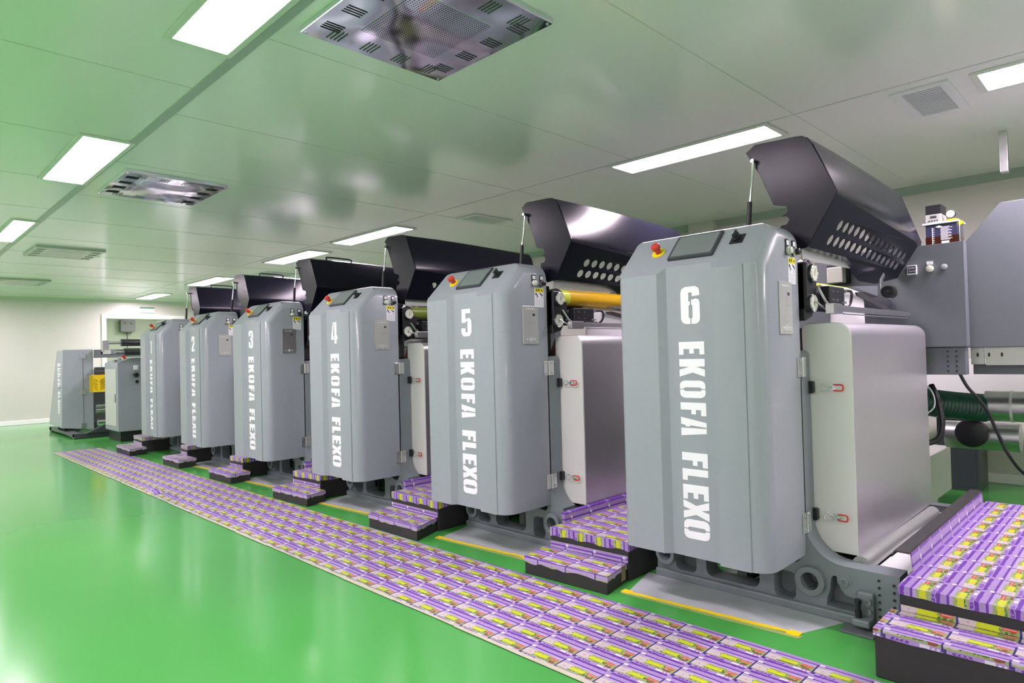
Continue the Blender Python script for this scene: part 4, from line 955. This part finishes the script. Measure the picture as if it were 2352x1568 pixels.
def control_cabinet():
    t = thing('electrical_cabinet', 'grey floor control cabinet with a pale door and sloping desk, between unwinder and press 1', 'cabinet', (0, 0, 0))
    x0, x1, y0, y1 = -11.93, -11.2, 2.75, 3.35
    b = B(); b.prism([(y0, .155), (y1, .155), (y1, 1.285), (y0 + .17, 1.275), (y0, 1.205)], 'x', x0, x1); b.done('cabinet_body', 'grey', t, bevel=.012)
    b = B(); b.box(x0 + .05, x1 - .06, y0 - .008, y0, .235, 1.11); d = b.done('cabinet_door', 'doorpale', t, bevel=.006)
    b = B(); b.box(x1 - .11, x1 - .09, y0 - .014, y0 - .008, .60, .73); b.done('door_handle', 'black', d)
    b = B(); b.box(x1, x1 + .004, 2.965, 3.035, 1.09, 1.16); b.lathe((x1 + .004, 3.0, 1.125), (1, 0, 0), [(0, .028), (.01, .028)], 16); b.done('meter', 'white', t)
    b = B(); b.lathe((x1, 3.0, 1.01), (1, 0, 0), [(0, .035), (.03, .035), (.035, .025)], 16); b.done('rotary_knob', 'black', t, smooth=40)
    b = B(); b.lathe((x1, 3.01, .91), (1, 0, 0), [(0, .022), (.03, .022)], 16); b.done('push_button', 'black', t, smooth=40)
    b = B(); b.lathe((-11.30, 2.88, 1.265), (0, -.38, .92), [(0, .02), (.03, .02), (.032, .032), (.055, .03)], 16); b.done('emergency_stop_button', 'red', t, smooth=40)
    b = B(); b.box(-11.62, -11.48, 2.80, 2.82, 1.238, 1.25); b.box(-11.62, -11.50, 2.86, 2.88, 1.262, 1.272); b.done('desk_switch', 'black', t)
    b = B(); b.box(x0 + .04, x1 - .04, y0 + .04, y1, 0, .155); b.done('plinth', 'black', t)
control_cabinet()
def far_wall_items():
    t = thing('wall_sign', 'small white sign with a green top band above the far doorway', 'sign', (0, 0, 0))
    x = XW + .002
    b = B(); b.box(x, x + .01, 4.50, 4.80, 2.325, 2.46); b.done('sign_board', 'white', t)
    b = B(); b.box(x + .01, x + .012, 4.50, 4.80, 2.43, 2.46); b.box(x + .01, x + .012, 4.50, 4.80, 2.325, 2.333); b.done('green_band', 'signg', t)
    b = B()
    for i in range(3):
        yy = 4.585 + i * .075
        b.box(x + .01, x + .012, yy, yy + .035, 2.392, 2.398); b.box(x + .01, x + .012, yy, yy + .035, 2.375, 2.38); b.box(x + .01, x + .012, yy + .015, yy + .021, 2.37, 2.405)
    b.box(x + .01, x + .0115, 4.64, 4.72, 2.348, 2.353)
    b.done('sign_characters', 'lines', t)
    t = thing('junction_box', 'grey-green junction box on the wall seen through the far doorway', 'junction box', (0, 0, 0))
    xx = XW - 3.1
    b = B(); b.prism(rrect(4.84, 5.18, 2.02, 2.34, .03), 'x', xx, xx + .22); b.done('box_body', 'boxgrey', t, bevel=.01)
    b = B(); b.cyl((xx + .22, 4.94, 2.25), (xx + .24, 4.94, 2.25), .018, 12); b.cyl((xx + .22, 5.08, 2.24), (xx + .24, 5.08, 2.24), .018, 12); b.done('box_knob', 'black', t)
    b = B(); b.tube([(xx + .1, 5.0, 2.03), (xx + .1, 5.02, 1.8), (xx + .1, 5.02, 1.6)], .010, 8); b.done('box_cable', 'black', t)
far_wall_items()

# small crumpled scrap of film at the aisle edge of the runner
def scrap():
    random.seed(3); b = B(); cx, cy = -6.62, 1.90; n = 9; g = []
    for i in range(n):
        row = []
        for j in range(n):
            u, v = i / (n - 1) - .5, j / (n - 1) - .5
            row.append(b.v((cx + u * .30 + random.uniform(-.008, .008), cy + v * .11 + random.uniform(-.006, .006), .006 + max(0, .03 * (1 - 4 * u * u) * (1 - 4 * v * v)) * random.uniform(.3, 1.2))))
        g.append(row)
    for i in range(n - 1):
        for j in range(n - 1): b.f([g[i][j], g[i + 1][j], g[i + 1][j + 1], g[i][j + 1]])
    tag(b.done('film_scrap', 'film', uv=lambda co, n: (co.x, co.y), clean=False), 'small crumpled scrap of film at the far aisle edge of the printed runner', 'film scrap')
scrap()
